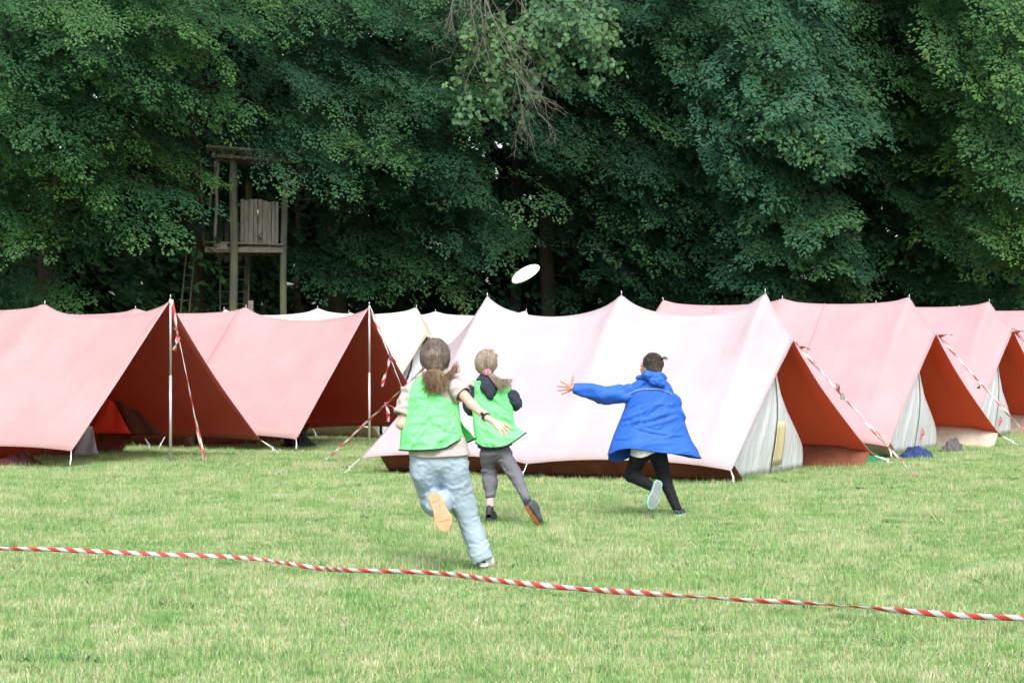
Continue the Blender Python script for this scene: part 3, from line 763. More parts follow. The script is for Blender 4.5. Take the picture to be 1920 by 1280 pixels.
def tent(label, R, ridge, poles, front, back, near, far, backnear, outer, inner, sag=0.25, ridge_end=1.66,
         scallop=0.08, door='inner', inner_at=0.0, group='scout tents pitched in rows', front_pole=False, patch=False, logo=False,
         flap=M_FLAP, eave_guys=(0.47,), finial=True, cat='tent', inner_mat=None, inner_front_mat=None):
    """R: ground position of the first sleeping pole; poles: distances back along the ridge; front/back: how far the ridge runs past
    the end poles before it drops to its tip; near/far/backnear: (a, b, z) of the eave corners"""
    r = np.random.default_rng(int(abs(R[0] * 100)))
    g0 = float(gz(*R[:2]))
    root = empty('tent', (R[0], R[1], g0)); tag(root, label, cat, group)
    aF, aB = poles[0], poles[-1]
    LT = [(front[0], front[1])]
    # ridge height as a function of a (a decreases towards the back)
    knots = sorted([(-p, ridge) for p in poles])
    if front[0] > 0.05: knots.append((front[0] - poles[0], front[1]))
    if back[0] > 0.05: knots.insert(0, (-poles[-1] - back[0], back[1]))
    ka = np.array([k[0] for k in knots]); kz = np.array([k[1] for k in knots])
    def zr(a):
        z = np.interp(a, ka, kz)
        for i in range(len(ka) - 1):
            if (kz[i] == ridge and kz[i + 1] == ridge) or (front_pole and i == len(ka) - 2):
                t = (a - ka[i]) / (ka[i + 1] - ka[i]); m = (t > 0) & (t < 1)
                w = 4 * t * (1 - t)
                z = z - np.where(m, (sag if i >= len(ka) - 2 or not front_pole else 0.07) * (w ** 0.75), 0)
            else:
                t = (a - ka[i]) / (ka[i + 1] - ka[i]); m = (t > 0) & (t < 1)
                z = z - np.where(m, 0.035 * 4 * t * (1 - t), 0)
        return z
    A0, A1 = ka[0], ka[-1]
    bn_a, bn_b, bn_z = backnear
    Mn, Nn = 96, 22
    def side(corner, back_c, sgn):
        s = np.linspace(0, 1, Mn); t = np.linspace(0, 1, Nn)
        S, Tt = np.meshgrid(s, t, indexing='ij')
        # denser sampling near pole lines is not needed: 96 columns
        ar = A0 + (A1 - A0) * S
        ae = back_c[0] + (corner[0] - back_c[0]) * S
        zr_ = zr(ar)
        be = back_c[1] + (corner[1] - back_c[1]) * S
        ze = back_c[2] + (corner[2] - back_c[2]) * S
        # scallops between the guys on the eave
        gs = [0.0] + sorted(eave_guys) + [1.0]
        sc = np.zeros_like(S)
        for i in range(len(gs) - 1):
            u = np.clip((S - gs[i]) / (gs[i + 1] - gs[i]), 0, 1)
            sc = np.maximum(sc, 4 * u * (1 - u) * (gs[i + 1] - gs[i]) * 2)
        ze = ze + scallop * np.minimum(sc, 1) ** 0.8
        be = be - sgn * 0.07 * np.minimum(sc, 1)
        # end edges curve in a little
        tt = Tt
        a = ar * (1 - tt) + ae * tt
        edge = np.exp(-((S) / 0.03) ** 2) * 1.0 + np.exp(-((1 - S) / 0.03) ** 2)
        inw = 4 * tt * (1 - tt) * 0.035
        a = a - np.where(S > 0.5, 1, -1) * inw * (np.abs(S - 0.5) * 2) ** 6
        b = be * tt
        z = zr_ * (1 - tt) + ze * tt
        # canvas hangs slack between ridge and eave, and is drawn out over the poles
        slack = 4 * tt * (1 - tt)
        z = z - 0.05 * slack
        over = np.zeros_like(S)
        for p in poles:
            over = np.maximum(over, np.exp(-((ar + p) / 0.16) ** 2))
        z = z + 0.05 * over * np.exp(-((tt - 0.18) / 0.22) ** 2)
        # creases radiating from the guy points and the pole tops
        for g_ in gs:
            dx_ = (S - g_) * 4.6; dy_ = (1 - tt) * 2.3; rr = np.hypot(dx_, dy_); an = np.arctan2(dx_, dy_ + 1e-6)
            z = z + 0.011 * np.cos(an * 11 + g_ * 9) * np.exp(-rr / 0.42) * np.clip(rr / 0.15, 0, 1)
        for p in poles:
            dx_ = ar + p; dy_ = tt * 2.4; rr = np.hypot(dx_, dy_); an = np.arctan2(dx_, dy_ + 1e-6)
            z = z + 0.012 * np.cos(an * 9 + p * 5) * np.exp(-rr / 0.5) * np.clip(rr / 0.12, 0, 1) * (tt > 0)
        # slack diagonal folds falling from the pole tops
        ph = (ar * 9 + tt * 7)
        z = z + 0.006 * np.sin(ph) * slack + 0.008 * np.sin(ar * 3.1 + 2 * tt + sgn) * slack
        XY = np.array(R[:2]) + a[..., None] * U + b[..., None] * NV
        z = z + g0
        return np.concatenate([XY, z[..., None]], -1), np.stack([ar, tt * 2.6 * sgn], -1)
    farback = (bn_a - (near[0] - far[0]) * 0.5, -bn_b, bn_z)
    Pn, UVn = side(near, backnear, 1)
    Pf, UVf = side(far, farback, -1)
    P = np.concatenate([Pf[:, ::-1], Pn[:, 1:]], 1); UV = np.concatenate([UVf[:, ::-1], UVn[:, 1:]], 1)
    a_, b_ = P.shape[:2]
    i, j = np.meshgrid(np.arange(a_ - 1), np.arange(b_ - 1), indexing='ij'); q = (i * b_ + j).ravel()
    fc = np.stack([q, q + 1, q + b_ + 1, q + b_], 1)
    me = np_mesh('roof', P.reshape(-1, 3), fc, 4, True, None, UV.reshape(-1, 2))
    # make normals look up
    if me.polygons[len(me.polygons) // 2].normal.z < 0: me.flip_normals()
    roof = link('roof', me, root, [outer, inner])
    sm = roof.modifiers.new('canvas', 'SOLIDIFY'); sm.thickness = 0.006; sm.offset = -1; sm.material_offset = 1; sm.material_offset_rim = 0
    # seams: narrow raised strips across the roof
    smb = MB()
    for frac in ((0.30, 0.66) if sag < 0.25 or front_pole else ()):
        k = int(frac * (Mn - 1))
        line = [Pn[k, jj] + np.array([*(NV * 0.003), 0.007]) for jj in range(Nn)]
        l2 = [Pn[k, jj] + np.array([*(U * 0.012 + NV * 0.003), 0.0065]) for jj in range(Nn)]
        smb.grid([line, l2])
    so = smb.v and smb.build('seam', outer, root, smooth=True, solid=0.003, offset=0)
    if smb.v: so.data.uv_layers.new(name='UVMap'); so['kind'] = 'stuff'
    # poles with their spikes
    for p in poles:
        xy = T2(R, -p, 0); b = MB()
        zt = ridge + g0
        b.tube([(xy[0], xy[1], g0 - 0.02), (xy[0], xy[1], zt + 0.0)], 0.0145, 10)
        b.tube([(xy[0], xy[1], zt), (xy[0], xy[1], zt + 0.03), (xy[0], xy[1], zt + 0.065)], [0.011, 0.006, 0.004], 8)
        b.build('pole', M_POLE, root, smooth=True)
    if front_pole:
        xy = T2(R, front[0] - poles[0] + 0.015, 0); b = MB()
        b.tube([(xy[0], xy[1], g0 - 0.05), (xy[0], xy[1], g0 + 1.2)], 0.021, 12)
        b.tube([(xy[0], xy[1], g0 + 1.2), (xy[0], xy[1], front[1] + g0 + 0.03)], 0.018, 12)
        b.tube([(xy[0], xy[1], front[1] + g0 + 0.03), (xy[0], xy[1], front[1] + g0 + 0.09)], [0.009, 0.006], 8)
        b.build('pole', M_POLE, root, smooth=True)
    # guy ropes and pegs on the eaves
    def guy(p, out, drop=None, lbl=None):
        p = np.array(p); q = p + np.array([out[0], out[1], 0]); q[2] = float(gz(q[0], q[1])) + 0.02
        m = p * 0.35 + q * 0.65
        b = MB(); b.tube([p, m], 0.0045, 6); b.tube([m, q], 0.0045, 6); b.tube([p, m + np.array([0.012, 0, 0.02])], 0.004, 6)
        b.box(m, (0.016, 0.02, 0.05))
        b.build('guy_rope', M_ROPE, root)
        k = MB(); k.tube([q + np.array([0, 0, 0.05]), q - np.array([0, 0, 0.15])], 0.007, 6); k.tube([q + np.array([0, 0, 0.05]), q + np.array([out[0] * .1, out[1] * .1, 0.045])], 0.006, 6)
        k.build('peg', M_STEEL, root)
    for Pc, sg in ((Pn, 1), (Pf, -1)):
        for s in [0.0] + list(eave_guys) + [1.0]:
            k = int(round(s * (Mn - 1)))
            o2 = NV * sg * 0.16
            if s == 0.0: o2 = o2 * 1.2 - U * 0.12
            if s == 1.0: o2 = o2 * 0.9 + U * (0.10 if sg > 0 else 0.22)
            guy(Pc[k, -1], o2)
    # ground flaps inside the eaves
    rs = np.linspace(0.03, 0.995 if not front_pole else (kz.size and (0 - A0) / (A1 - A0)), 60)
    for Pc, sg, nm in ((Pn, 1, 'side_flap'), (Pf, -1, 'side_flap')):
        rows = []
        top = np.array([Pc[int(round(s * (Mn - 1))), -2] for s in rs])
        a_here = np.linspace(0, 1, 60)
        for t in (0, 0.25, 0.5, 0.75, 1.0):
            row = top.copy()
            row[:, 2] = top[:, 2] * (1 - t) + (g0 + 0.0) * t - 0.012
            inn = 0.04 + 0.30 * t
            row[:, 0] -= NV[0] * sg * inn; row[:, 1] -= NV[1] * sg * inn
            wv = 0.02 * np.sin(a_here * 60 + 2 * sg) * t + 0.012 * np.sin(a_here * 131) * t
            row[:, 0] += NV[0] * wv; row[:, 1] += NV[1] * wv
            rows.append(row)
        lo = inner_at_s = 0
        b = MB(); b.grid(rows); o = b.build(nm, flap, root, smooth=True, solid=0.004, offset=0)
    # sleeping compartment of white cotton with a zipped front
    if door:
        prof = [(0.0, 1.24), (0.1, 1.28), (0.3, 1.27), (0.5, 1.02), (0.76, 0.64), (1.0, 0.38), (1.2, 0.24), (1.6, 0.12), (1.95, 0.04)]
        zz = np.array([p[0] for p in prof]); ww = np.array([p[1] for p in prof])
        length = poles[-1] - inner_at - 0.1
        im = inner_mat or M_INNER
        def cs(z): return np.interp(z, zz, ww)
        Z = np.linspace(0, 1.95, 22)
        # front panel
        P = []
        for z in Z:
            w = cs(z); row = []
            for k in range(41):
                q = -1 + 2 * k / 40
                b = w * q
                bulge = 0.10 * (1 - q * q) * math.sin(math.pi * min(z / 1.6, 1)) 
                pleat = 0.016 * math.sin(q * 21 + 1.5 * z) * (0.35 + 0.65 * (z / 1.95)) + 0.016 * math.sin(q * 39 + z) * (0.4 if z > 0.25 else 1)
                a = -inner_at + 0.04 + bulge + pleat
                xy = T2(R, a, b)
                row.append((xy[0], xy[1], g0 + z + 0.01 + 0.02 * abs(q) * (z < 0.05)))
            P.append(row)
        b = MB(); b.grid(P); b.build('inner_front', inner_front_mat or im, root, smooth=True, solid=0.003, offset=0)
        # side walls running back
        P = []
        for sg in (-1, 1):
            P = []
            for z in Z:
                row = []
                for k in range(36):
                    a = -inner_at - length * k / 35 + 0.0
                    w = cs(z) * (1 if z < 1.9 else 1) + 0.014 * math.sin(a * 26 + z * 2) * (1 - z / 2)
                    xy = T2(R, a, sg * w); row.append((xy[0], xy[1], g0 + z + 0.008))
                P.append(row)
            b = MB(); b.grid(P); b.build('inner_side', im, root, smooth=True, solid=0.003, offset=0)
        # zip and patch
        if door == 'zip':
            b = MB(); pts = []
            for z in np.linspace(0.02, 1.5, 24):
                bulge = 0.10 * math.sin(math.pi * min(z / 1.6, 1)) 
                xy = T2(R, -inner_at + 0.068 + bulge, 0.02); pts.append((xy[0], xy[1], g0 + z))
            b.tube(pts, 0.006, 5); b.build('zip', M_ZIP, root, smooth=True)
        def panel_pt(q, z, off):
            w = cs(z)
            bulge = 0.10 * (1 - q * q) * math.sin(math.pi * min(z / 1.6, 1)) 
            pleat = 0.016 * math.sin(q * 21 + 1.5 * z) * (0.35 + 0.65 * (z / 1.95))
            xy = T2(R, -inner_at + 0.04 + bulge + pleat + off, w * q); return (xy[0], xy[1], g0 + z)
        if patch:
            b = MB(); P = []
            for z in np.linspace(0.12, 0.66, 8):
                P.append([panel_pt(-bb / cs(z), z, 0.03) for bb in np.linspace(-0.03, 0.29, 8)])
            b.grid(P); b.build('patch', M_PATCH, root, smooth=True, solid=0.004, offset=0)
        if logo:
            b = MB(); z0, q0 = 0.17, -0.22
            def lp(x, y): return panel_pt(q0 - x / 1.2, z0 + y, 0.03)
            tri = [(-0.07, 0.0), (-0.06, 0.17), (0.07, 0.085)]
            for i in range(3):
                p0, p1 = tri[i], tri[(i + 1) % 3]
                b.tube([lp(p0[0] + (p1[0] - p0[0]) * t, p0[1] + (p1[1] - p0[1]) * t) for t in np.linspace(0, 1, 5)], 0.006, 4)
            b.tube([lp(-0.035, 0.045), lp(-0.02, 0.11), lp(0.0, 0.06), lp(0.02, 0.09)], 0.005, 4)
            o = b.build('emblem', M_LOGO, root); o['label'] = 'small red triangle emblem printed on the cotton door'
    return root, Pn, Pf

def RP(px, Y): return ((px - 960) / F * Y, Y)

# white tent (its ridge poles stand at 914, 1163 and 1437 px)
R1 = RP(1435, 25.07)
TF = {}
t1, P1, Q1 = tent('large washed out white tent behind the runners, with a rust lining', R1, 2.235, [0.0, 1.96, 3.92], (0.366, 1.655), (0.56, 1.63),
     (0.326, 1.95, 0.165), (0.774, -1.95, 0.16), (-3.92 - 0.76, 1.95, 0.175), M_WHITE, M_IN_ORANGE, sag=0.26, door='zip', patch=True, flap=M_FLAP)
R2 = RP(1705, 29.6)
t2, P2, Q2 = tent('pale rose tent just behind the white tent, a blue bag at its door', R2, 2.24, [0.0, 1.96, 3.92], (0.40, 1.72), (0.56, 1.63),
     (0.30, 1.95, 0.17), (0.86, -1.95, 0.17), (-4.7, 1.95, 0.175), M_ROSE, M_IN_ORANGE, sag=0.07, door='zip', logo=True, flap=M_FLAP_PALE)
R3 = RP(1855, 33.9)
t3, P3, Q3 = tent('pale rose tent third in the right hand row, half cut by the frame', R3, 2.24, [0.0, 1.96, 3.92], (0.40, 1.78), (0.56, 1.63),
     (0.25, 1.95, 0.17), (0.86, -1.95, 0.17), (-4.7, 1.95, 0.175), M_ROSE, M_IN_ORANGE, sag=0.06, door='zip', logo=True, flap=M_FLAP_PALE)
R4 = (R3[0] + 2.4, R3[1] + 4.4)
t4, _, _ = tent('darker rose tent at the right edge of the picture, only a strip of roof showing', R4, 2.24, [0.0, 1.96, 3.92], (0.40, 1.75), (0.56, 1.63),
     (0.25, 1.95, 0.17), (0.86, -1.95, 0.17), (-4.7, 1.95, 0.175), M_ROSE, M_IN_ORANGE, sag=0.06, door='zip', flap=M_FLAP_PALE)
# left row: the ridge runs on to a front pole and the whole front is an open awning
A0_ = RP(318, 28.2); RA = (A0_[0] - 2.24 * U[0], A0_[1] - 2.24 * U[1])
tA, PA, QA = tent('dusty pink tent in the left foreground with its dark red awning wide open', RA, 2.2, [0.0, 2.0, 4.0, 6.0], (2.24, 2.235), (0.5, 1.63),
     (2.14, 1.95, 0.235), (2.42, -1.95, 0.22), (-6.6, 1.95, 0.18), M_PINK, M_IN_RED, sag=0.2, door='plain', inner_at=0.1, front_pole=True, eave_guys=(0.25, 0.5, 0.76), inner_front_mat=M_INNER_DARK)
B0_ = RP(691, 32.2); RB = (B0_[0] - 2.37 * U[0], B0_[1] - 2.37 * U[1])
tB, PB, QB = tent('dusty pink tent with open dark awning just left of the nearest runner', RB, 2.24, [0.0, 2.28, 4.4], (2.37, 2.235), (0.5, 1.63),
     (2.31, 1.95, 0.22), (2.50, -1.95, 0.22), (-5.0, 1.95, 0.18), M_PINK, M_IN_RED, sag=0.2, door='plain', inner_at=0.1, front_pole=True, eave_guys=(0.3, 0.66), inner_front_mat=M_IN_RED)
RC = RP(781, 36.8)
tC, PC, QC = tent('cream tent behind the head of the nearest runner, with a brown lining', RC, 2.3, [0.0, 2.14, 4.28], (0.22, 1.80), (0.5, 1.63),
     (0.2, 1.95, 0.2), (0.6, -1.95, 0.2), (-5.0, 1.95, 0.2), M_CREAM, M_IN_BROWN, sag=0.10, door='zip', flap=M_FLAP_PALE)
RD = RP(987, 40.3)
tD, PD, QD = tent('lilac white tent farthest back, its roof showing left of the white tent', RD, 2.29, [0.0, 2.09, 4.18], (0.3, 1.8), (0.5, 1.63),
     (0.2, 1.95, 0.2), (0.6, -1.95, 0.2), (-4.9, 1.95, 0.2), M_LILAC, M_IN_BROWN, sag=0.07, door='zip', flap=M_FLAP_PALE)
# inside the open tent at the left: a red door flap, a dark panel painting in the shadow beside it and the grey sleeping cell
def inside_panel(name, pts, Y, mat, dz=0.05):
    b = MB(); a_, c_, d_, e_ = [at(px, py, Y + k * dz) for k, (px, py) in enumerate(pts)]
    rows = []
    for i in range(13):
        u = i / 12; row = []
        for jj in range(13):
            v = jj / 12; q = (a_ * (1 - u) + c_ * u) * (1 - v) + (e_ * (1 - u) + d_ * u) * v
            q = q + np.array([0, 0.02 * math.sin(9 * u + 4 * v), 0]); row.append(q)
        rows.append(row)
    b.grid(rows); return b.build(name, mat, tA, smooth=True, solid=0.004, offset=0)
M_DOOR = cloth_mat('door_flap_red', (0.80, 0.07, 0.035), 0.08, 0.5, 5, trans=0.45, trans_color=(1.0, 0.12, 0.05))
M_SHADE = cloth_mat('shade_brown', (0.10, 0.035, 0.025), 0.2, 0.5, 6)
inside_panel('door_flap', [(198, 748), (212, 752), (246, 813), (168, 812)], 29.9, M_DOOR)['label'] = 'bright red door flap'
inside_panel('shade_panel', [(200, 722), (222, 730), (306, 816), (246, 816)], 30.25, M_SHADE)  # added dark sheet, its colour stands for the shadow inside the tent
inside_panel('sleeping_cell', [(150, 792), (174, 800), (184, 852), (136, 856)], 28.6, cloth_mat('cell_grey', (0.34, 0.33, 0.36), 0.1, 0.6, 6))

# ------------------------------------------------------------------ barrier tape
def tape_mat():
    m, nt, out = new_mat('barrier_tape')
    uv = N(nt, 'ShaderNodeUVMap'); uv.uv_map = 'UVMap'
    sx = N(nt, 'ShaderNodeSeparateXYZ'); nt.links.new(uv.outputs[0], sx.inputs[0])
    a = N(nt, 'ShaderNodeMath', operation='MULTIPLY_ADD'); a.inputs[1].default_value = 0.45; nt.links.new(sx.outputs[1], a.inputs[0]); nt.links.new(sx.outputs[0], a.inputs[2])
    fr = N(nt, 'ShaderNodeMath', operation='FRACT'); nt.links.new(a.outputs[0], fr.inputs[0])
    gt = N(nt, 'ShaderNodeMath', operation='GREATER_THAN'); gt.inputs[1].default_value = 0.5; nt.links.new(fr.outputs[0], gt.inputs[0])
    c = mixc(nt, gt.outputs[0], (0.66, 0.65, 0.67), (0.60, 0.075, 0.07))
    p = N(nt, 'ShaderNodeBsdfPrincipled', Roughness=0.35); nt.links.new(c, p.inputs['Base Color'])
    nt.links.new(bump(nt, noise(nt, 22, 3, 0.5, 'World'), 0.4, 0.01), p.inputs['Normal'])
    t = N(nt, 'ShaderNodeBsdfTranslucent'); nt.links.new(c, t.inputs['Color'])
    mx = N(nt, 'ShaderNodeMixShader'); mx.inputs[0].default_value = 0.3
    nt.links.new(p.outputs[0], mx.inputs[1]); nt.links.new(t.outputs[0], mx.inputs[2]); nt.links.new(mx.outputs[0], out.inputs[0])
    return m
M_TAPE = tape_mat()

def ribbon(name, pts, width, twist, parent=None, period=0.30, n=None, phase=0, flat0=0.0, amp=None):
    """tape along pts; twist(s) gives its roll angle; width may be a function"""
    pts = np.array(pts, float)
    seg = np.linalg.norm(np.diff(pts, axis=0), axis=1); S = np.concatenate([[0], np.cumsum(seg)])
    n = n or max(12, int(S[-1] / 0.025))
    s = np.linspace(0, S[-1], n)
    # smooth path
    C = np.stack([np.interp(s, S, pts[:, k]) for k in range(3)], 1)
    if len(pts) > 3:
        ker = np.hanning(15); ker /= ker.sum(); pad = np.pad(C, ((7, 7), (0, 0)), mode='edge')
        # pad by extrapolation keeps the ends
        for k in range(3):
            e0 = C[0, k] - (C[1, k] - C[0, k]) * np.arange(7, 0, -1); e1 = C[-1, k] + (C[-1, k] - C[-2, k]) * np.arange(1, 8)
            C[:, k] = np.convolve(np.concatenate([e0, C[:, k], e1]), ker, 'valid')
    d = np.gradient(C, axis=0); d /= np.linalg.norm(d, axis=1, keepdims=True)
    up = np.array([0, 0, 1.0]); side = np.cross(d, up); side /= np.linalg.norm(side, axis=1, keepdims=True) + 1e-9
    upv = np.cross(side, d)
    th = twist(s)
    W = np.cos(th)[:, None] * upv + np.sin(th)[:, None] * side
    w = width(s) if callable(width) else np.full(n, width)
    rows = [C + W * (w * k)[:, None] / 2 for k in (-1, -0.33, 0.33, 1)]
    curl = np.cross(d, W) * (w * 0.12)[:, None]
    rows[1] = rows[1] + curl; rows[2] = rows[2] + curl
    V = np.stack(rows, 1).reshape(-1, 3)
    uv = np.stack([np.repeat(s / period + phase, 4), np.tile([0, .33, .66, 1.0], n)], 1)
    i, j = np.meshgrid(np.arange(n - 1), np.arange(3), indexing='ij'); q = (i * 4 + j).ravel()
    me = np_mesh(name, V, np.stack([q, q + 1, q + 5, q + 4], 1), 4, True, None, uv)
    o = link(name, me, parent, M_TAPE)
    sd = o.modifiers.new('thickness', 'SOLIDIFY'); sd.thickness = 0.0012; sd.offset = 0
    return o

# the long tape lying over the meadow in the foreground
tp = [(-260, 1024), (-100, 1027), (0, 1030), (100, 1032), (200, 1036), (320, 1040), (420, 1042), (500, 1049), (560, 1059), (600, 1065), (650, 1069), (720, 1071), (800, 1073), (860, 1079),
      (930, 1090), (1010, 1099), (1100, 1106), (1200, 1112), (1300, 1118), (1400, 1125), (1500, 1129), (1600, 1137), (1700, 1147), (1800, 1157), (1920, 1163), (2050, 1170), (2250, 1180)]
path = []
for px, py in tp:
    zt = 0.085 - (0.03 if 560 < px < 640 or 1060 < px < 1200 else 0)
    Y = (EYE - zt) * F / (py - 650); path.append(((px - 960) / F * Y, Y, zt + float(gz((px - 960) / F * Y, Y))))
def tw_main(s):
    return 0.18 + 0.45 * np.sin(s * 1.7 + 0.4) + 0.4 * np.sin(s * 0.83 + 2) + np.where(s > 6.1, 0.35 * np.sin((s - 6.1) * 6.5), 0)
tape = ribbon('barrier_tape', path, lambda s: 0.033 + 0.003 * (s > 5.9) - 0.012 * np.exp(-((s - 3.45) / 0.25) ** 2), tw_main, period=0.15)
tag(tape, 'long red and white barrier tape stretched low across the meadow in the foreground', 'barrier tape')

# guys wrapped in barrier tape
GG = 'guy lines wrapped in barrier tape'
def guy_tape(label, p0, p1, knots=(), w=0.05, tw=5.0, phase=0.0, sagz=0.02, period=0.24, loose=None):
    p0 = np.array(p0, float); p1 = np.array(p1, float)
    root = empty('guy_tape', tuple(p1)); tag(root, label, 'barrier tape', GG)
    t = np.linspace(0, 1, 14)[:, None]
    pts = p0 * (1 - t) + p1 * t; pts[:, 2] -= (sagz * 4 * t * (1 - t))[:, 0]
    ln = float(np.linalg.norm(p1 - p0))
    ribbon('tape', pts, lambda s: w * (0.75 + 0.25 * np.sin(s * 5 + phase)), lambda s: phase + tw * s + 0.6 * np.sin(s * 3.1), root, period)
    b = MB(); b.tube([p0, p1 - np.array([0, 0, 0.02])], 0.0045, 6); b.build('rope', M_ROPE, root, smooth=True)
    k = MB(); k.tube([p1 + np.array([0, 0, 0.05]), p1 - np.array([0, 0, 0.2])], 0.008, 6); k.tube([p1 + np.array([0, 0, 0.045]), p1 + np.array([0.03, 0, 0.04])], 0.007, 6); k.build('peg', M_STEEL, root)
    for (f, ends) in knots:
        c = p0 * (1 - f) + p1 * f; c[2] -= sagz * 4 * f * (1 - f)
        kb = MB(); kb.tube([c + np.array([-0.02, -0.012, 0.02]), c + np.array([0.0, -0.02, 0]), c + np.array([0.02, -0.01, -0.02])], [0.008, 0.014, 0.008], 8)
        o = kb.build('knot', M_LOGO, root, smooth=True)
        for (ex, ez, ww) in ends:
            e = c + np.array([ex, -0.05, ez]); m = (c + e) / 2 + np.array([0.02, -0.04, 0.03])
            ribbon('tape_end', [c + np.array([0, -0.02, 0]), m, (m + e) / 2 + np.array([0, -0.02, 0.01]), e], ww, lambda s: 1.0 + 5 * s, root, 0.2, n=16, phase=random.random())
    return root
tipA = T2(RA, 2.255, 0)
guy_tape('broad tape dropping from the top of the front pole of the left foreground tent', (tipA[0] + 0.01, tipA[1] - 0.02, 2.25), tuple(ground_at(384, 866)), [(0.22, [(-0.06, 0.12, 0.05), (-0.05, -0.20, 0.06)])], w=0.085, tw=1.3, period=0.33)
kk = MB(); 
tipB = T2(RB, 2.385, 0)
gB = ground_at(800, 842)
guy_tape('tape running from the front pole of the second pink tent down behind the nearest runner', (tipB[0] + 0.01, tipB[1] - 0.02, 2.25), tuple(gB), [(0.36, [(-0.13, -0.45, 0.055), (0.09, -0.06, 0.06), (-0.03, 0.05, 0.06)])], w=0.06, tw=2.5, phase=1)
tipL = P1[0, 0]
guy_tape('taut striped tape slanting down left of the white tent, behind the nearest runner', tuple(tipL + np.array([-0.01, 0, 0.0])), tuple(ground_at(609, 864)), [(0.50, [(0.17, -0.12, 0.055), (0.03, -0.24, 0.05)]), (0.06, [(0.06, 0.10, 0.07)])], w=0.055, tw=1.1, phase=0.6, period=0.22, sagz=0.01)
g1 = ground_at(1722, 898)
guy_tape('twisted tape from the white tent canopy tip down to the grass', tuple(P1[-1, 0] + np.array([0.01, -0.01, 0])), tuple(g1), [(0.05, [(0.10, -0.02, 0.06)]), (0.36, [(-0.05, 0.10, 0.05), (0.05, -0.10, 0.06)])], w=0.045, tw=6, phase=0.3)
p2 = P2[-1, 0]; g2 = ground_at(1958, 848)
guy_tape('twisted tape from the canopy tip of the rose tent with the blue bag', tuple(p2 + np.array([0.01, -0.01, 0])), tuple(g2), [(0.02, [(0.17, 0.03, 0.10)]), (0.38, [(0.0, -0.12, 0.05)])], w=0.05, tw=6, phase=1.3)
p3 = P3[-1, 0]; g3 = (p3[0] + 1.6, p3[1] - 0.4, float(gz(p3[0] + 1.6, p3[1] - 0.4)))
guy_tape('twisted tape leaving the picture from the third tent of the right row', tuple(p3 + np.array([0.01, -0.01, 0])), g3, [(0.02, [(-0.08, 0.06, 0.08), (0.10, 0.02, 0.08)])], w=0.06, tw=6, phase=2.3)
pc = PC[-1, 0]
guy_tape('red tape end at the canopy tip of the cream tent', tuple(pc + np.array([0.01, -0.01, 0])), (pc[0] + 1.3, pc[1] - 0.5, 0.02), [], w=0.07, tw=4, phase=0.3)

# ------------------------------------------------------------------ things lying by the tents
def bundle(name, label, cat, cx, cy, size, mat, seed, mat2=None, lumps=6):
    """a heap of crumpled fabric"""
    r = np.random.default_rng(seed)
    b = MB(); n, m = 48, 24
    sx, sy, sz = size; P = []
    c = [(r.uniform(-0.7, 0.7) * sx, r.uniform(-0.4, 0.4) * sy, r.uniform(0.5, 1.0)) for _ in range(lumps)]
    ph = r.uniform(0, 6, 6)
    for j in range(m):
        v = j / (m - 1) * math.pi / 2; row = []
        for i in range(n):
            u = 2 * math.pi * i / n
            x = sx * math.cos(u) * math.cos(v); y = sy * math.sin(u) * math.cos(v)
            k = sum(h * math.exp(-(((x - a) / (sx * .4)) ** 2 + ((y - e) / (sy * .5)) ** 2)) for a, e, h in c) / 1.6
            fold = 1 + 0.10 * math.sin(9 * u + ph[0] + 5 * v) + 0.07 * math.sin(17 * u + ph[1]) * math.cos(v) + 0.08 * math.sin(23 * x / sx + ph[2])
            row.append((cx + x * fold, cy + y * fold, float(gz(cx, cy)) + sz * math.sin(v) * (0.35 + 0.65 * min(k, 1.2)) * (1 + 0.13 * math.sin(14 * x / sx + 9 * y / sy + ph[3])) - 0.01))
        P.append(row)
    b.grid(P, closed_v=True)
    o = b.build(name, mat, None, smooth=True)
    tag(o, label, cat)
    return o
g = ground_at(1628, 868); bundle('duffel_bag', 'green holdall lying flat under the low edge of the white tent canopy', 'bag', g[0], g[1] + 0.2, (0.36, 0.2, 0.13), cloth_mat('bag_green', (0.02, 0.16, 0.07), 0.3, 0.8, 14), 3)
g = ground_at(1722, 861); bundle('bag', 'crumpled navy blue bag with white stripes at the door of the rose tent', 'bag', g[0], g[1] + 0.15, (0.26, 0.18, 0.15), cloth_mat('bag_navy', (0.03, 0.05, 0.14), 0.4, 0.9, 18), 4)
g = ground_at(1788, 848); bundle('rucksack', 'small dark grey heap of kit between the two rose tents', 'bag', g[0], g[1] + 0.15, (0.18, 0.16, 0.2), cloth_mat('bag_grey', (0.10, 0.10, 0.10), 0.3, 0.8, 16), 5)
xy = T2(RA, 1.1, 1.55); bundle('sleeping_bag', 'maroon bundle of bedding under the near edge of the left pink tent', 'sleeping bag', xy[0] - 0.15, xy[1], (0.34, 0.2, 0.17), cloth_mat('bag_maroon', (0.09, 0.03, 0.035), 0.4, 0.9, 12), 6)
xy = T2(RB, 1.3, 0.4); bundle('rucksack', 'dark rucksack in the shade inside the second pink tent', 'rucksack', xy[0], xy[1], (0.25, 0.22, 0.35), cloth_mat('bag_black', (0.02, 0.02, 0.025), 0.3, 0.8, 12), 8)
xy = T2(RA, 0.8, -0.6); 
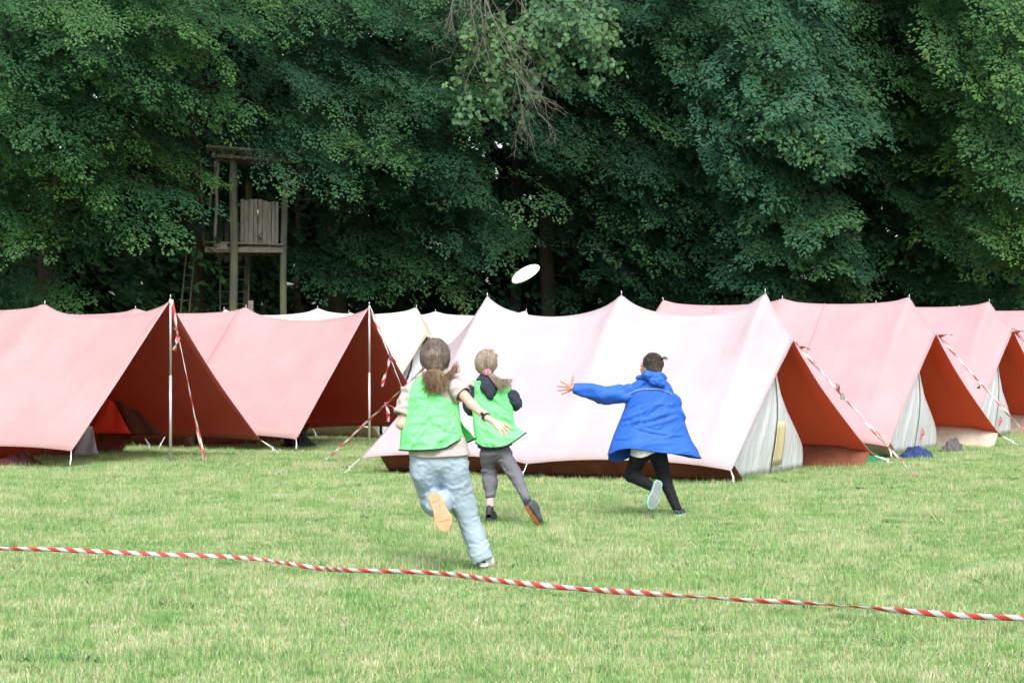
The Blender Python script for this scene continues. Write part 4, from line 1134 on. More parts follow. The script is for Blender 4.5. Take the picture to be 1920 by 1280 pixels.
# ------------------------------------------------------------------ wooden lookout tower at the edge of the wood
W_LOG = wood_mat('log_wood', (0.05, 0.055, 0.045), (0.135, 0.14, 0.115), (9, 9, 0.8), 3, green=(0.13, 0.15, 0.06))
W_SLAB = wood_mat('slab_wood', (0.085, 0.082, 0.07), (0.25, 0.245, 0.215), (14, 14, 1.0), 3)
W_OLD = wood_mat('old_board', (0.08, 0.07, 0.055), (0.24, 0.21, 0.17), (1.2, 12, 12), 3)
def tower():
    Y = 45.6
    root = empty('lookout_tower', (at(480, 600, Y)[0], Y + 1.0, 0))
    tag(root, 'wooden lookout tower on tall log legs standing under the trees', 'tower')
    def log(a, b, r0, r1, mat=W_LOG, name='leg', n=14):
        m = MB(); a = np.array(a); b = np.array(b); t = np.linspace(0, 1, 8)[:, None]
        P = a * (1 - t) + b * t; P[:, 0] += 0.012 * np.sin(np.arange(8) * 1.7 + a[0] * 9)
        m.tube(P, list(np.linspace(r0, r1, 8)), n); return m.build(name, mat, root, smooth=True)
    def down(p): return np.array([p[0], p[1], -0.2])
    p = at(438, 288, Y); q = at(438, 585, Y); log([q[0], Y, -0.2], p, 0.10, 0.088)
    p = at(535, 300, Y + .2); q = at(527, 585, Y + .2); log([q[0], Y + .2, -0.2], p, 0.085, 0.07)
    p = at(377, 330, Y + 2); q = at(366, 585, Y + 2); log([q[0] - .04, Y + 2, -0.2], p, 0.10, 0.07)
    p = at(468, 325, Y + 2.1); q = at(457, 585, Y + 2.1); log([q[0], Y + 2.1, -0.2], p, 0.10, 0.075)
    # railing slabs
    xs = [451, 458.5, 467, 476, 484, 492.5, 501, 509, 516]
    for i in range(8):
        a, b = xs[i], xs[i + 1] - 0.9
        yt = 373 + 0.08 * (a - 450) + random.uniform(-2, 2); yb = 470 + 0.07 * (a - 450) + random.uniform(-2, 3)
        A = at(a, yt, Y + .22); B = at(b, yb, Y + .22)
        m = MB(); m.box(((A[0] + B[0]) / 2, Y + .22 + random.uniform(-.012, .012), (A[2] + B[2]) / 2), (B[0] - A[0], 0.035, A[2] - B[2]), Matrix.Rotation(random.uniform(-.012, .012), 3, 'Y'), jitter=0.006)
        m.build('plank', W_SLAB, root, bevel=0.006)
    A = at(516.2, 378, Y + .22); B = at(522, 475, Y + .22); m = MB(); m.box(((A[0] + B[0]) / 2, Y + .22, (A[2] + B[2]) / 2), (B[0] - A[0], .035, A[2] - B[2]), jitter=.005); m.build('plank', W_SLAB, root, bevel=.006)
    # rails behind the slabs
    for y in (384, 462):
        a = at(444, y, Y + .3); b = at(530, y + 5, Y + .3); log(a, b, 0.035, 0.035, name='rail', n=8)
    # side railing on the far side
    for k in range(5):
        a = at(404 + 3 * k, 372, Y + 1.9)
        m = MB(); m.box((a[0] + 0.12 * k + .1, Y + 1.95, 4.1), (0.10, 0.03, 1.0), jitter=.006); m.build('plank', W_OLD, root)
    # floor and its beams
    a = at(384, 462, Y + .1); b = at(532, 474, Y + .1)
    m = MB(); m.box(((a[0] + b[0]) / 2, Y + 0.13, (a[2] + b[2]) / 2 - .0), (b[0] - a[0], 0.10, 0.13)); m.build('beam', W_OLD, root, bevel=.01)
    m = MB(); m.box(((a[0] + b[0]) / 2, Y + 1.95, (a[2] + b[2]) / 2 + .0), (b[0] - a[0], 0.10, 0.13)); m.build('beam', W_OLD, root, bevel=.01)
    nb = 11
    for k in range(nb):
        m = MB(); m.box((a[0] + (b[0] - a[0]) * (k + .5) / nb, Y + 1.05, a[2] + .10 - .006 * k), ((b[0] - a[0]) / nb - .012, 2.1, 0.035), jitter=.004); m.build('floor_board', W_OLD, root)
    A = at(405, 455, Y + .03); m = MB(); m.box((at(416, 0, Y)[0], Y + .03, at(0, 461, Y)[2]), (0.24, 0.03, 0.15), jitter=.006); m.build('plank', W_SLAB, root, bevel=.005)
    # slender posts
    log(at(403, 462, Y + .05), at(409, 296, Y + .05), .037, .03, W_SLAB, 'post', 8)
    log(at(392, 392, Y + .6), at(407, 300, Y + .25), .03, .025, W_OLD, 'brace', 8)
    log(at(383, 462, Y + 1.9), at(376, 300, Y + 1.9), .035, .03, W_OLD, 'post', 8)
    log(at(560, 355, Y + 1.5), at(566, 298, Y + 1.2), .04, .035, W_OLD, 'brace', 8)
    # roof: rafters and long boards lying on them
    for px, dx in ((437, 0.0), (532, 0.0), (403, 0), (560, 0)):
        a = at(px, 291 + (px - 437) * .06, Y - .1); m = MB()
        m.box((a[0], Y + 1.0, a[2] + .03), (0.09, 2.7, 0.10), Matrix.Rotation(math.radians(3), 3, 'X')); m.build('rafter', W_OLD, root, bevel=.008)
    for k in range(12):
        l = 392 + random.uniform(-6, 6); r = 566 + random.uniform(-8, 9)
        yy = Y - .35 + k * .235
        a = at(l, 281, Y); b = at(r, 293, Y)
        m = MB(); m.box(((a[0] + b[0]) / 2, yy, (a[2] + b[2]) / 2 + .05 - .012 * k + random.uniform(-.01, .01)), (b[0] - a[0], .22, .035), Matrix.Rotation(math.radians(3.6 + random.uniform(-.7, .7)), 3, 'Y'), jitter=.01)
        m.build('roof_board', W_SLAB if k < 2 else W_OLD, root)
    a = at(400, 291, Y - .2); b = at(545, 301, Y - .2); log(a, b, .045, .04, W_OLD, 'beam', 8)
    a = at(404, 275, Y - .45); b = at(475, 281, Y - .45); log(a, b, .035, .03, W_SLAB, 'roof_pole', 8)
    # ladders
    def ladder(lab, a0, a1, b0, b1, n, ys, Yl):
        lr = empty('ladder', tuple(down(at(*a0, Yl)))); tag(lr, lab, 'ladder')
        for s, e in ((a0, a1), (b0, b1)):
            m = MB(); A = at(*s, Yl); B = at(*e, Yl); d = (A - B); A = A + d * ((A[2]) / -(d[2]) if d[2] else 0)
            m.tube([A, B], .022, 8); m.build('rail', W_LOG, lr, smooth=True)
        for y in ys:
            t = (y - a0[1]) / (a1[1] - a0[1]); A = at(a0[0] + (a1[0] - a0[0]) * t, y, Yl); t = (y - b0[1]) / (b1[1] - b0[1]); B = at(b0[0] + (b1[0] - b0[0]) * t, y, Yl)
            m = MB(); m.tube([A, B], .014, 6); m.build('rung', W_LOG, lr, smooth=True)
    ladder('thin ladder leaning against the left side of the lookout tower', (338, 590), (352, 452), (354, 590), (368, 452), 6, (470, 493, 516, 540, 563, 586), Y + .9)
    ladder('ladder standing in the shade under the floor of the lookout tower', (413, 590), (413, 472), (466, 590), (466, 472), 5, (478, 501, 524, 547, 570), Y + 1.4)
    # stump post beside the legs
    a = at(470, 568, Y - 1.0); m = MB(); m.box((a[0], a[1], a[2] / 2), (.12, .10, a[2] + .1), jitter=.01)
    o = m.build('fence_post', W_OLD, None, bevel=.01); tag(o, 'short squared post just right of the thick front leg of the tower', 'post')
tower()
# ------------------------------------------------------------------ people: smooth distance fields turned into one continuous surface
def smin(a, b, k):
    if k <= 0: return np.minimum(a, b)
    h = np.clip(0.5 + 0.5 * (b - a) / k, 0, 1)
    return b + (a - b) * h - k * h * (1 - h)

class Field:
    def __init__(self, lo, hi, h):
        self.h = h; self.lo = np.array(lo, np.float32) - 3 * h
        self.n = np.ceil((np.array(hi) - self.lo) / h).astype(int) + 4
        self.f = np.full(self.n, 0.5, np.float32)
    def _sl(self, lo, hi):
        a = np.maximum(np.floor((np.array(lo) - self.lo) / self.h).astype(int), 0)
        b = np.minimum(np.ceil((np.array(hi) - self.lo) / self.h).astype(int) + 1, self.n)
        g = [self.lo[i] + np.arange(a[i], b[i], dtype=np.float32) * self.h for i in range(3)]
        return tuple(slice(a[i], b[i]) for i in range(3)), g
    def cone(self, a, b, ra, rb, k=0.02, sub=False, flat=None):
        a = np.array(a, np.float32); b = np.array(b, np.float32); m = max(ra, rb) + k + 4 * self.h
        sl, g = self._sl(np.minimum(a, b) - m, np.maximum(a, b) + m)
        if min(len(x) for x in g) == 0: return
        X, Y, Z = g[0][:, None, None] - a[0], g[1][None, :, None] - a[1], g[2][None, None, :] - a[2]
        d = b - a; L2 = float(d @ d) + 1e-9
        t = np.clip((X * d[0] + Y * d[1] + Z * d[2]) / L2, 0, 1)
        dist = np.sqrt((X - t * d[0]) ** 2 + (Y - t * d[1]) ** 2 + (Z - t * d[2]) ** 2) - (ra + (rb - ra) * t)
        self.f[sl] = np.maximum(self.f[sl], -dist) if sub else smin(self.f[sl], dist, k)
    def ell(self, c, r, R=None, k=0.02, sub=False):
        c = np.array(c, np.float32); r = np.array(r, np.float32); m = r.max() + k + 4 * self.h
        sl, g = self._sl(c - m, c + m)
        X, Y, Z = np.broadcast_arrays(g[0][:, None, None] - c[0], g[1][None, :, None] - c[1], g[2][None, None, :] - c[2])
        if R is not None:
            R = np.array(R, np.float32)   # columns: local axes
            X, Y, Z = (X * R[0, i] + Y * R[1, i] + Z * R[2, i] for i in range(3))
        k0 = np.sqrt((X / r[0]) ** 2 + (Y / r[1]) ** 2 + (Z / r[2]) ** 2); k1 = np.sqrt((X / r[0] ** 2) ** 2 + (Y / r[1] ** 2) ** 2 + (Z / r[2] ** 2) ** 2)
        d = k0 * (k0 - 1) / (k1 + 1e-6)
        self.f[sl] = np.maximum(self.f[sl], -d) if sub else smin(self.f[sl], d, k)
    def grids(self):
        g = [self.lo[i] + np.arange(self.n[i], dtype=np.float32) * self.h for i in range(3)]
        return g[0][:, None, None], g[1][None, :, None], g[2][None, None, :]
    def crease(self, *a, **k):
        I = np.nonzero(np.abs(self.f) < 0.05); x = self.lo[0] + I[0] * self.h; z = self.lo[2] + I[2] * self.h
        self.f[I] -= creases(x, z, *a, box=(x.min(), x.max(), z.min(), z.max()), **k)
    def cut(self, point, normal):
        X, Y, Z = self.grids(); n = np.array(normal, np.float32); n /= np.linalg.norm(n)
        self.f = np.maximum(self.f, ((X - point[0]) * n[0] + (Y - point[1]) * n[1] + (Z - point[2]) * n[2]).astype(np.float32))
    def wrinkle(self, amp, waves, seed=0, ridged=True):
        r = np.random.default_rng(seed); X, Y, Z = self.grids(); m = np.abs(self.f) < 0.06
        I = np.nonzero(m); P = np.stack([self.lo[i] + I[i] * self.h for i in range(3)], 1).astype(np.float32)
        v = np.zeros(len(P), np.float32)
        for s, dirs in waves:
            for _ in range(3):
                d = r.normal(0, 1, 3) * dirs; d /= np.linalg.norm(d); ph = r.uniform(0, 6)
                w = np.sin(P @ (d * s).astype(np.float32) + ph + 0.9 * np.sin(P @ (r.normal(0, 1, 3) * s * 0.35).astype(np.float32)))
                v += (1 - np.abs(w)) * 2 - 1 if ridged else w
        self.f[I] -= (amp * v / (3 * len(waves))).astype(np.float32)
    def mesh(self, name):
        f = self.f; h = self.h; ins = f < 0
        nx, ny, nz = (s - 1 for s in f.shape)
        pos = np.zeros((nx, ny, nz, 3), np.float32) if nx * ny * nz < 6e6 else None
        c = np.zeros((nx, ny, nz), np.int8)
        for dx in (0, 1):
            for dy in (0, 1):
                for dz in (0, 1): c += ins[dx:nx + dx, dy:ny + dy, dz:nz + dz]
        act = (c > 0) & (c < 8); I = np.stack(np.nonzero(act), 1)
        idx = np.full((nx, ny, nz), -1, np.int32); idx[act] = np.arange(len(I))
        s = np.zeros((len(I), 3), np.float32); cnt = np.zeros(len(I), np.float32)
        cor = [(0, 0, 0), (1, 0, 0), (0, 1, 0), (1, 1, 0), (0, 0, 1), (1, 0, 1), (0, 1, 1), (1, 1, 1)]
        vals = [f[I[:, 0] + a, I[:, 1] + b, I[:, 2] + d] for a, b, d in cor]
        for i in range(8):
            for b in (1, 2, 4):
                j = i | b
                if j == i: continue
                va, vb = vals[i], vals[j]; cr = (va < 0) != (vb < 0)
                t = np.where(cr, va / np.where(cr, va - vb, 1), 0)
                p = np.array(cor[i]) + (np.array(cor[j]) - np.array(cor[i])) * t[:, None]
                s += np.where(cr[:, None], p, 0); cnt += cr
        V = self.lo + (I + s / cnt[:, None]) * h
        faces = []
        for ax in range(3):
            a1, a2 = (ax + 1) % 3, (ax + 2) % 3
            sl0 = [slice(None)] * 3; sl1 = [slice(None)] * 3
            sl0[ax] = slice(0, -1); sl1[ax] = slice(1, None)
            A = ins[tuple(sl0)]; B = ins[tuple(sl1)]
            cr = np.stack(np.nonzero(A != B), 1)
            ok = (cr[:, a1] > 0) & (cr[:, a2] > 0) & (cr[:, a1] < idx.shape[a1]) & (cr[:, a2] < idx.shape[a2]) & (cr[:, ax] < idx.shape[ax])
            cr = cr[ok]; ia = A[cr[:, 0], cr[:, 1], cr[:, 2]]
            def g(o1, o2):
                q = cr.copy(); q[:, a1] -= o1; q[:, a2] -= o2
                return idx[q[:, 0], q[:, 1], q[:, 2]]
            q = np.stack([g(1, 1), g(0, 1), g(0, 0), g(1, 0)], 1)
            q[~ia] = q[~ia][:, ::-1]
            faces.append(q)
        Fc = np.concatenate(faces); Fc = Fc[(Fc >= 0).all(1)]
        return np_mesh(name, V, Fc, 4, True)

def field_obj(fl, name, mat, parent, smooth=0):
    o = link(name, fl.mesh(name), parent, mat)
    if smooth:
        s = o.modifiers.new('soft', 'SMOOTH'); s.factor = 0.5; s.iterations = smooth
    return o

def skin_mat(name, c):
    m, nt, out = new_mat(name)
    p = N(nt, 'ShaderNodeBsdfPrincipled', Roughness=0.5); p.inputs['Specular IOR Level'].default_value = 0.35
    n = noise(nt, 14, 4, 0.6, 'World')
    nt.links.new(ramp(nt, n, [(0.3, (c[0] * 0.95, c[1] * 0.82, c[2] * 0.82)), (0.7, c)]), p.inputs['Base Color'])
    p.inputs['Subsurface Weight'].default_value = 0.12; p.inputs['Subsurface Radius'].default_value = (1.0, 0.4, 0.25); p.inputs['Subsurface Scale'].default_value = 0.01
    nt.links.new(bump(nt, noise(nt, 220, 2, 0.5, 'World'), 0.1, 0.002), p.inputs['Normal'])
    nt.links.new(p.outputs[0], out.inputs[0]); return m

def hair_mat(name, a, b, c, stretch=(1, 1, 0.12), scale=60):
    m, nt, out = new_mat(name)
    p = N(nt, 'ShaderNodeBsdfPrincipled', Roughness=0.42); p.inputs['Specular IOR Level'].default_value = 0.5
    n = noise(nt, scale, 5, 0.65, 'World', stretch, 0.3)
    nt.links.new(ramp(nt, n, [(0.28, a), (0.5, b), (0.75, c)]), p.inputs['Base Color'])
    nt.links.new(bump(nt, n, 0.9, 0.012), p.inputs['Normal'])
    nt.links.new(p.outputs[0], out.inputs[0]); return m

class Person:
    def __init__(self, label, Y0, foot_px, group='children running after the flying disc'):
        self.Y0 = Y0; g = at(foot_px[0], foot_px[1], Y0); g[2] = float(gz(g[0], g[1]))
        self.root = empty('person', tuple(g)); tag(self.root, label, 'person', group)
        self.s = Y0 / F
    def J(self, px, py, dy=0.0):
        return at(px, py, self.Y0 + dy)

def face_frame(yaw, pitch=0.0):
    """columns: right, forward, up for a head turned by yaw (0 = away from the camera, + = to the image left)"""
    f = np.array((-math.sin(yaw) * math.cos(pitch), math.cos(yaw) * math.cos(pitch), math.sin(pitch)))
    r = np.array((math.cos(yaw), math.sin(yaw), 0)); u = np.cross(r, f)
    return np.stack([r, f, u], 1)

def body(P, j, skin, hands, h=0.006, torso_w=0.14, torso_d=0.085):
    """one continuous figure: head with a face, neck, trunk, limbs, hands with five fingers, feet"""
    pts = np.array([v for v in j.values() if np.shape(v) == (3,)] + [q for hd in hands for fg in hd['fingers'] for q in fg])
    fl = Field(pts.min(0) - 0.16, pts.max(0) + 0.16, h)
    R = j['head_R']; c = j['head']; r, f, u = R[:, 0], R[:, 1], R[:, 2]
    hs = j.get('hs', 1.0)
    fl.ell(c + u * .02 * hs - f * .012 * hs, (0.074 * hs, 0.092 * hs, 0.088 * hs), R)                       # skull
    fl.ell(c - u * .045 * hs + f * .03 * hs, (0.056 * hs, 0.062 * hs, 0.066 * hs), R, k=0.03)                # jaw
    fl.ell(c - u * .093 * hs + f * .066 * hs, (0.022, 0.016, 0.015), R, k=0.02)          # chin
    for s in (-1, 1):
        fl.ell(c + r * s * .03 * hs + f * .072 * hs - u * .03 * hs, (.02, .015, .018), R, k=.02)   # cheeks
        fl.ell(c + r * s * .076 * hs - u * .018 * hs - f * .008, (.009, .017, .028), R, k=.006)    # ears
        fl.ell(c + r * s * .03 * hs + f * .098 * hs, (.015, .012, .010), R, sub=True)  # eye sockets
    fl.cone(c + f * .082 * hs + u * .002, c + f * .104 * hs - u * .034, .008, .012, k=.01)       # nose
    fl.ell(c + f * .088 * hs - u * .062, (.021, .008, .007), R, k=.006)                    # lips
    fl.cone(j['neck'], c - u * .05 - f * .015, .050, .045, k=.03)
    ch, wa, pe = j['chest'], j['waist'], j['pelvis']
    ls, rs = j['l_sh'], j['r_sh']; ax = (rs - ls) / np.linalg.norm(rs - ls)
    up = (ch - wa) / np.linalg.norm(ch - wa); fw = np.cross(up, ax); fw /= np.linalg.norm(fw); TR_ = np.stack([ax, fw, np.cross(ax, fw)], 1)
    fl.cone(ls, rs, .042, .042, k=.03); fl.cone(j['neck'], ch, .055, .075, k=.05)
    fl.ell(ch, (torso_w, torso_d, .15), TR_, k=.05); fl.ell(wa, (torso_w * .86, torso_d * .9, .14), TR_, k=.06)
    hx = (j['r_hip'] - j['l_hip']) / np.linalg.norm(j['r_hip'] - j['l_hip'])
    fl.ell(pe, (torso_w * 1.0, torso_d * 1.1, .10), np.stack([hx, np.cross([0, 0, 1], hx), [0, 0, 1]], 1), k=.06)
    for s in 'lr':
        fl.cone(j[s + '_sh'], j[s + '_el'], .043, .033, k=.02); fl.cone(j[s + '_el'], j[s + '_wr'], .036, .023, k=.015)
        q = j.get('ls', 1.0); fl.cone(j[s + '_hip'], j[s + '_kn'], .068 * q, .046 * q, k=.03); fl.cone(j[s + '_kn'], j[s + '_an'], .046 * q, .030 * q, k=.02)
        m = j[s + '_kn'] * .7 + j[s + '_an'] * .3; fl.ell(m, (.046 * q, .046 * q, .06), k=.02)
        fl.cone(j[s + '_an'], j[s + '_an'] * .4 + j[s + '_toe'] * .6, .030 * q, .022, k=.01)
    for hd in hands:
        w, kn = np.array(hd['wrist']), [np.array(fg[0]) for fg in hd['fingers'][:4]]
        mid = sum(kn) / 4
        fl.cone(w, w * .5 + mid * .5, .021, .021, k=.012)
        for k_ in kn: fl.cone(w * .65 + mid * .35, k_, .014, .0115, k=.012)
        for fg in hd['fingers'][:4]:
            for a, b, ra, rb in zip(fg[:-1], fg[1:], (.0100, .0092, .0085), (.0092, .0085, .0075)): fl.cone(a, b, ra, rb, k=.004)
        th = hd['fingers'][4]
        fl.cone(w * .7 + np.array(th[0]) * .3, th[0], .016, .0125, k=.012)
        for a, b, ra, rb in zip(th[:-1], th[1:], (.0125, .0105), (.0105, .0085)): fl.cone(a, b, ra, rb, k=.006)
    o = field_obj(fl, 'body', skin, P.root, 1)
    # eyes and brows
    for s in (-1, 1):
        m = MB(); e = c + r * s * .030 * hs + f * .078 * hs; rings = []
        for a in range(7):
            t = math.pi * a / 6; rings.append([e + (u * math.cos(t) + (r * math.cos(q) + f * math.sin(q)) * math.sin(t)) * .0115 for q in np.linspace(0, 2 * math.pi, 9)[:-1]])
        m.grid(rings, closed_v=True); m.build('eye', EYE_M, P.root, smooth=True)
        m = MB(); m.tube([c + r * s * (.014 + .013 * q) * hs + f * (.089 - .004 * q) * hs + u * (.021 + .004 * math.sin(q * 1.6)) for q in (0, 1, 2)], .0035, 5); m.build('eyebrow', BROW_M, P.root)
    m = MB(); m.tube([c + r * q * .018 + f * (.0945 - .002 * abs(q)) * hs - u * .062 for q in (-1, 0, 1)], [.002, .0045, .002], 6); m.build('lips', LIP_M, P.root, smooth=True)
    return o
EYE_M = plain_mat('eye', (0.16, 0.13, 0.11), 0.15); BROW_M = plain_mat('brow', (0.12, 0.08, 0.05), 0.8); LIP_M = plain_mat('lips', (0.5, 0.2, 0.19), 0.5)

def hand(w, kn_l, kn_r, tips, th0, th1, curl, n_out):
    """w wrist; knuckle line from kn_l to kn_r; tips of four fingers; thumb root and tip; curl pushes the middle joints along n_out"""
    w, kl, kr, n_out = (np.array(v, float) for v in (w, kn_l, kn_r, n_out))
    fg = []
    for i, t in enumerate(tips):
        k_ = kl * (1 - i / 3) + kr * (i / 3); t = np.array(t, float)
        fg.append([k_, k_ * .56 + t * .44 + n_out * curl, k_ * .24 + t * .76 + n_out * curl * .8, t])
    th0 = np.array(th0, float); th1 = np.array(th1, float)
    fg.append([th0, th0 * .5 + th1 * .5 + n_out * curl * .3, th1])
    return {'wrist': w, 'fingers': fg}

def creases(x, z, seed, n, length, width, amp, angle=0.0, spread=0.5, box=(0, 1, 0, 1)):
    r = np.random.default_rng(seed); o = np.zeros(np.shape(x), np.float32)
    for i in range(n):
        cx, cz = r.uniform(box[0], box[1]), r.uniform(box[2], box[3]); a = angle + r.normal(0, spread)
        L = length * r.uniform(.5, 1.5); w = width * r.uniform(.6, 1.4); k = amp * r.uniform(.4, 1.2); c = r.normal(0, .6) / L
        dx, dz = x - cx, z - cz
        p = dx * math.cos(a) + dz * math.sin(a); q = -dx * math.sin(a) + dz * math.cos(a) + c * p * p
        o = o + (k * np.exp(-(p / L) ** 2) * (np.exp(-(q / w) ** 2) - .75 * np.exp(-((q - 1.7 * w) / (1.3 * w)) ** 2))).astype(np.float32)
    return o

def folds2(u, v, seed, amp, nu=3, nv=3, k=6, slant=0.6):
    r = np.random.default_rng(seed); o = np.zeros_like(u)
    for i in range(k):
        a = r.normal(0, nu * 0.9); b = r.normal(0, nv * 1.2); ph = r.uniform(0, 6.28)
        w = np.sin(a * u * math.pi + b * v * math.pi + slant * 2 * u * v * 3 + ph + 0.8 * np.sin(3.1 * u + 4 * v + ph))
        o += (1 - np.abs(w)) ** 1.5 * 1.5 - 0.6
    return amp * o / k * 1.6

def garment(P, name, mat, rows, hem=None, front_rows=None, dy=None, off=0.0, nu=60, nv=60, seed=1, amp=0.012, which='both', power=2.4, thick=0.004, weld=True, top_flat=0.0, folds=None):
    """a loose garment around the trunk. rows: (py, x_left, x_right, centre dy, depth) in frame pixels and metres; hem: frame y of the lower edge at u = 0..1"""
    R = np.array(rows, float); Rf = np.array(front_rows if front_rows is not None else rows, float)
    v = np.linspace(0, 1, nv); u = (1 - np.cos(np.linspace(0, math.pi, nu))) / 2
    out = []
    for sign, RR in ((1, R), (-1, Rf)):
        yy = RR[0, 0] + (RR[-1, 0] - RR[0, 0]) * v
        def c(k):
            raw = np.interp(yy, RR[:, 0], RR[:, k]); ker = np.array([1, 2, 3, 2, 1.]) / 9
            e = np.pad(raw, 2, mode='edge'); s_ = np.convolve(e, ker, 'valid'); s_[:1] = raw[:1]; s_[-1:] = raw[-1:]; return s_
        xl, xr, cd, rd = c(1), c(2), c(3), c(4)
        Uu, Vv = np.meshgrid(u, v)
        X = xl[:, None] + (xr - xl)[:, None] * Uu
        Yp = np.repeat(yy[:, None], nu, 1)
        if hem is not None:
            hh = np.interp(u, np.linspace(0, 1, len(hem)), hem)
            Yp = Yp + (hh[None, :] - yy[-1]) * (Vv ** 4)
        if top_flat: # shoulders slope down towards the sides
            Yp = Yp + top_flat * (np.abs(2 * Uu - 1) ** 2.0) * (1 - Vv) ** 6
        q = np.abs(2 * Uu - 1)
        D = cd[:, None] - sign * rd[:, None] * np.power(np.clip(1 - q ** power, 0, 1), 1 / 2.0)
        side = np.clip((1 - q) * 6, 0, 1)
        fo = folds2(Uu, Vv, seed + (0 if sign > 0 else 7), amp)
        if folds is not None and sign > 0: fo = fo + folds(Uu, Vv)
        D = D - sign * fo * side
        Y = P.Y0 + D
        G = np.stack([(X - 960) / F * Y, Y, EYE - (Yp - 650) / F * Y], -1)
        out.append(G)
    B, Fr = out
    Fr[:, 0] = B[:, 0] if front_rows is None else Fr[:, 0]; Fr[:, -1] = B[:, -1] if front_rows is None else Fr[:, -1]
    m = MB()
    if which in ('both', 'back'): m.grid(B, flip=False)
    if which in ('both', 'front'): m.grid(Fr, flip=True)
    o = m.build(name, mat, P.root, smooth=True)
    if which == 'both' and front_rows is None:
        w_ = o.modifiers.new('join', 'WELD'); w_.merge_threshold = 0.0008
    if thick:
        s_ = o.modifiers.new('thickness', 'SOLIDIFY'); s_.thickness = thick; s_.offset = 0
    return o, B, Fr

def piping(P, lines, mat, r=0.0045, name='piping'):
    for ln in lines:
        m = MB(); m.tube(ln, r, 6, cap=True); m.build(name, mat, P.root, smooth=True)

def sleeve(P, name, mat, pts, rads, seed=0, amp=0.006, n=36, k=28, squash=1.0):
    pts = np.array(pts, float); t0 = np.linspace(0, 1, len(pts)); t = np.linspace(0, 1, k)
    C = np.stack([np.interp(t, t0, pts[:, i]) for i in range(3)], 1)
    for _ in range(3): C[1:-1] = (C[:-2] + C[1:-1] * 2 + C[2:]) / 4
    R = np.interp(t, t0, rads)
    d = np.gradient(C, axis=0); d /= np.linalg.norm(d, axis=1, keepdims=True)
    ref = np.array([0, 1.0, 0.01]); s = np.cross(d, ref); s /= np.linalg.norm(s, axis=1, keepdims=True); w = np.cross(s, d)
    th = np.linspace(0, 2 * math.pi, n, endpoint=False)
    r = np.random.default_rng(seed); ph = r.uniform(0, 6, 8)
    rows = []
    for i in range(k):
        fo = amp * (np.sin(3 * th + ph[0] + 9 * t[i]) * .5 + (1 - np.abs(np.sin(t[i] * 9 + 1.3 * np.sin(th + ph[1]) + ph[2]))) * 1.2 + .5 * np.sin(5 * th - 14 * t[i] + ph[3]))
        fo = fo + creases(th / 6.28, np.full(n, t[i]), seed + 3, 14, .16, .035, amp * 1.6, angle=.2, spread=.6)
        rr = R[i] + fo * (0.35 if i in (0, k - 1) else 1)
        rows.append(C[i] + s[i] * (np.cos(th) * rr)[:, None] + w[i] * (np.sin(th) * rr * squash)[:, None])
    m = MB(); m.grid(rows, closed_v=True, flip=True)
    o = m.build(name, mat, P.root, smooth=True)
    s_ = o.modifiers.new('thickness', 'SOLIDIFY'); s_.thickness = 0.004; s_.offset = 0
    return o, rows

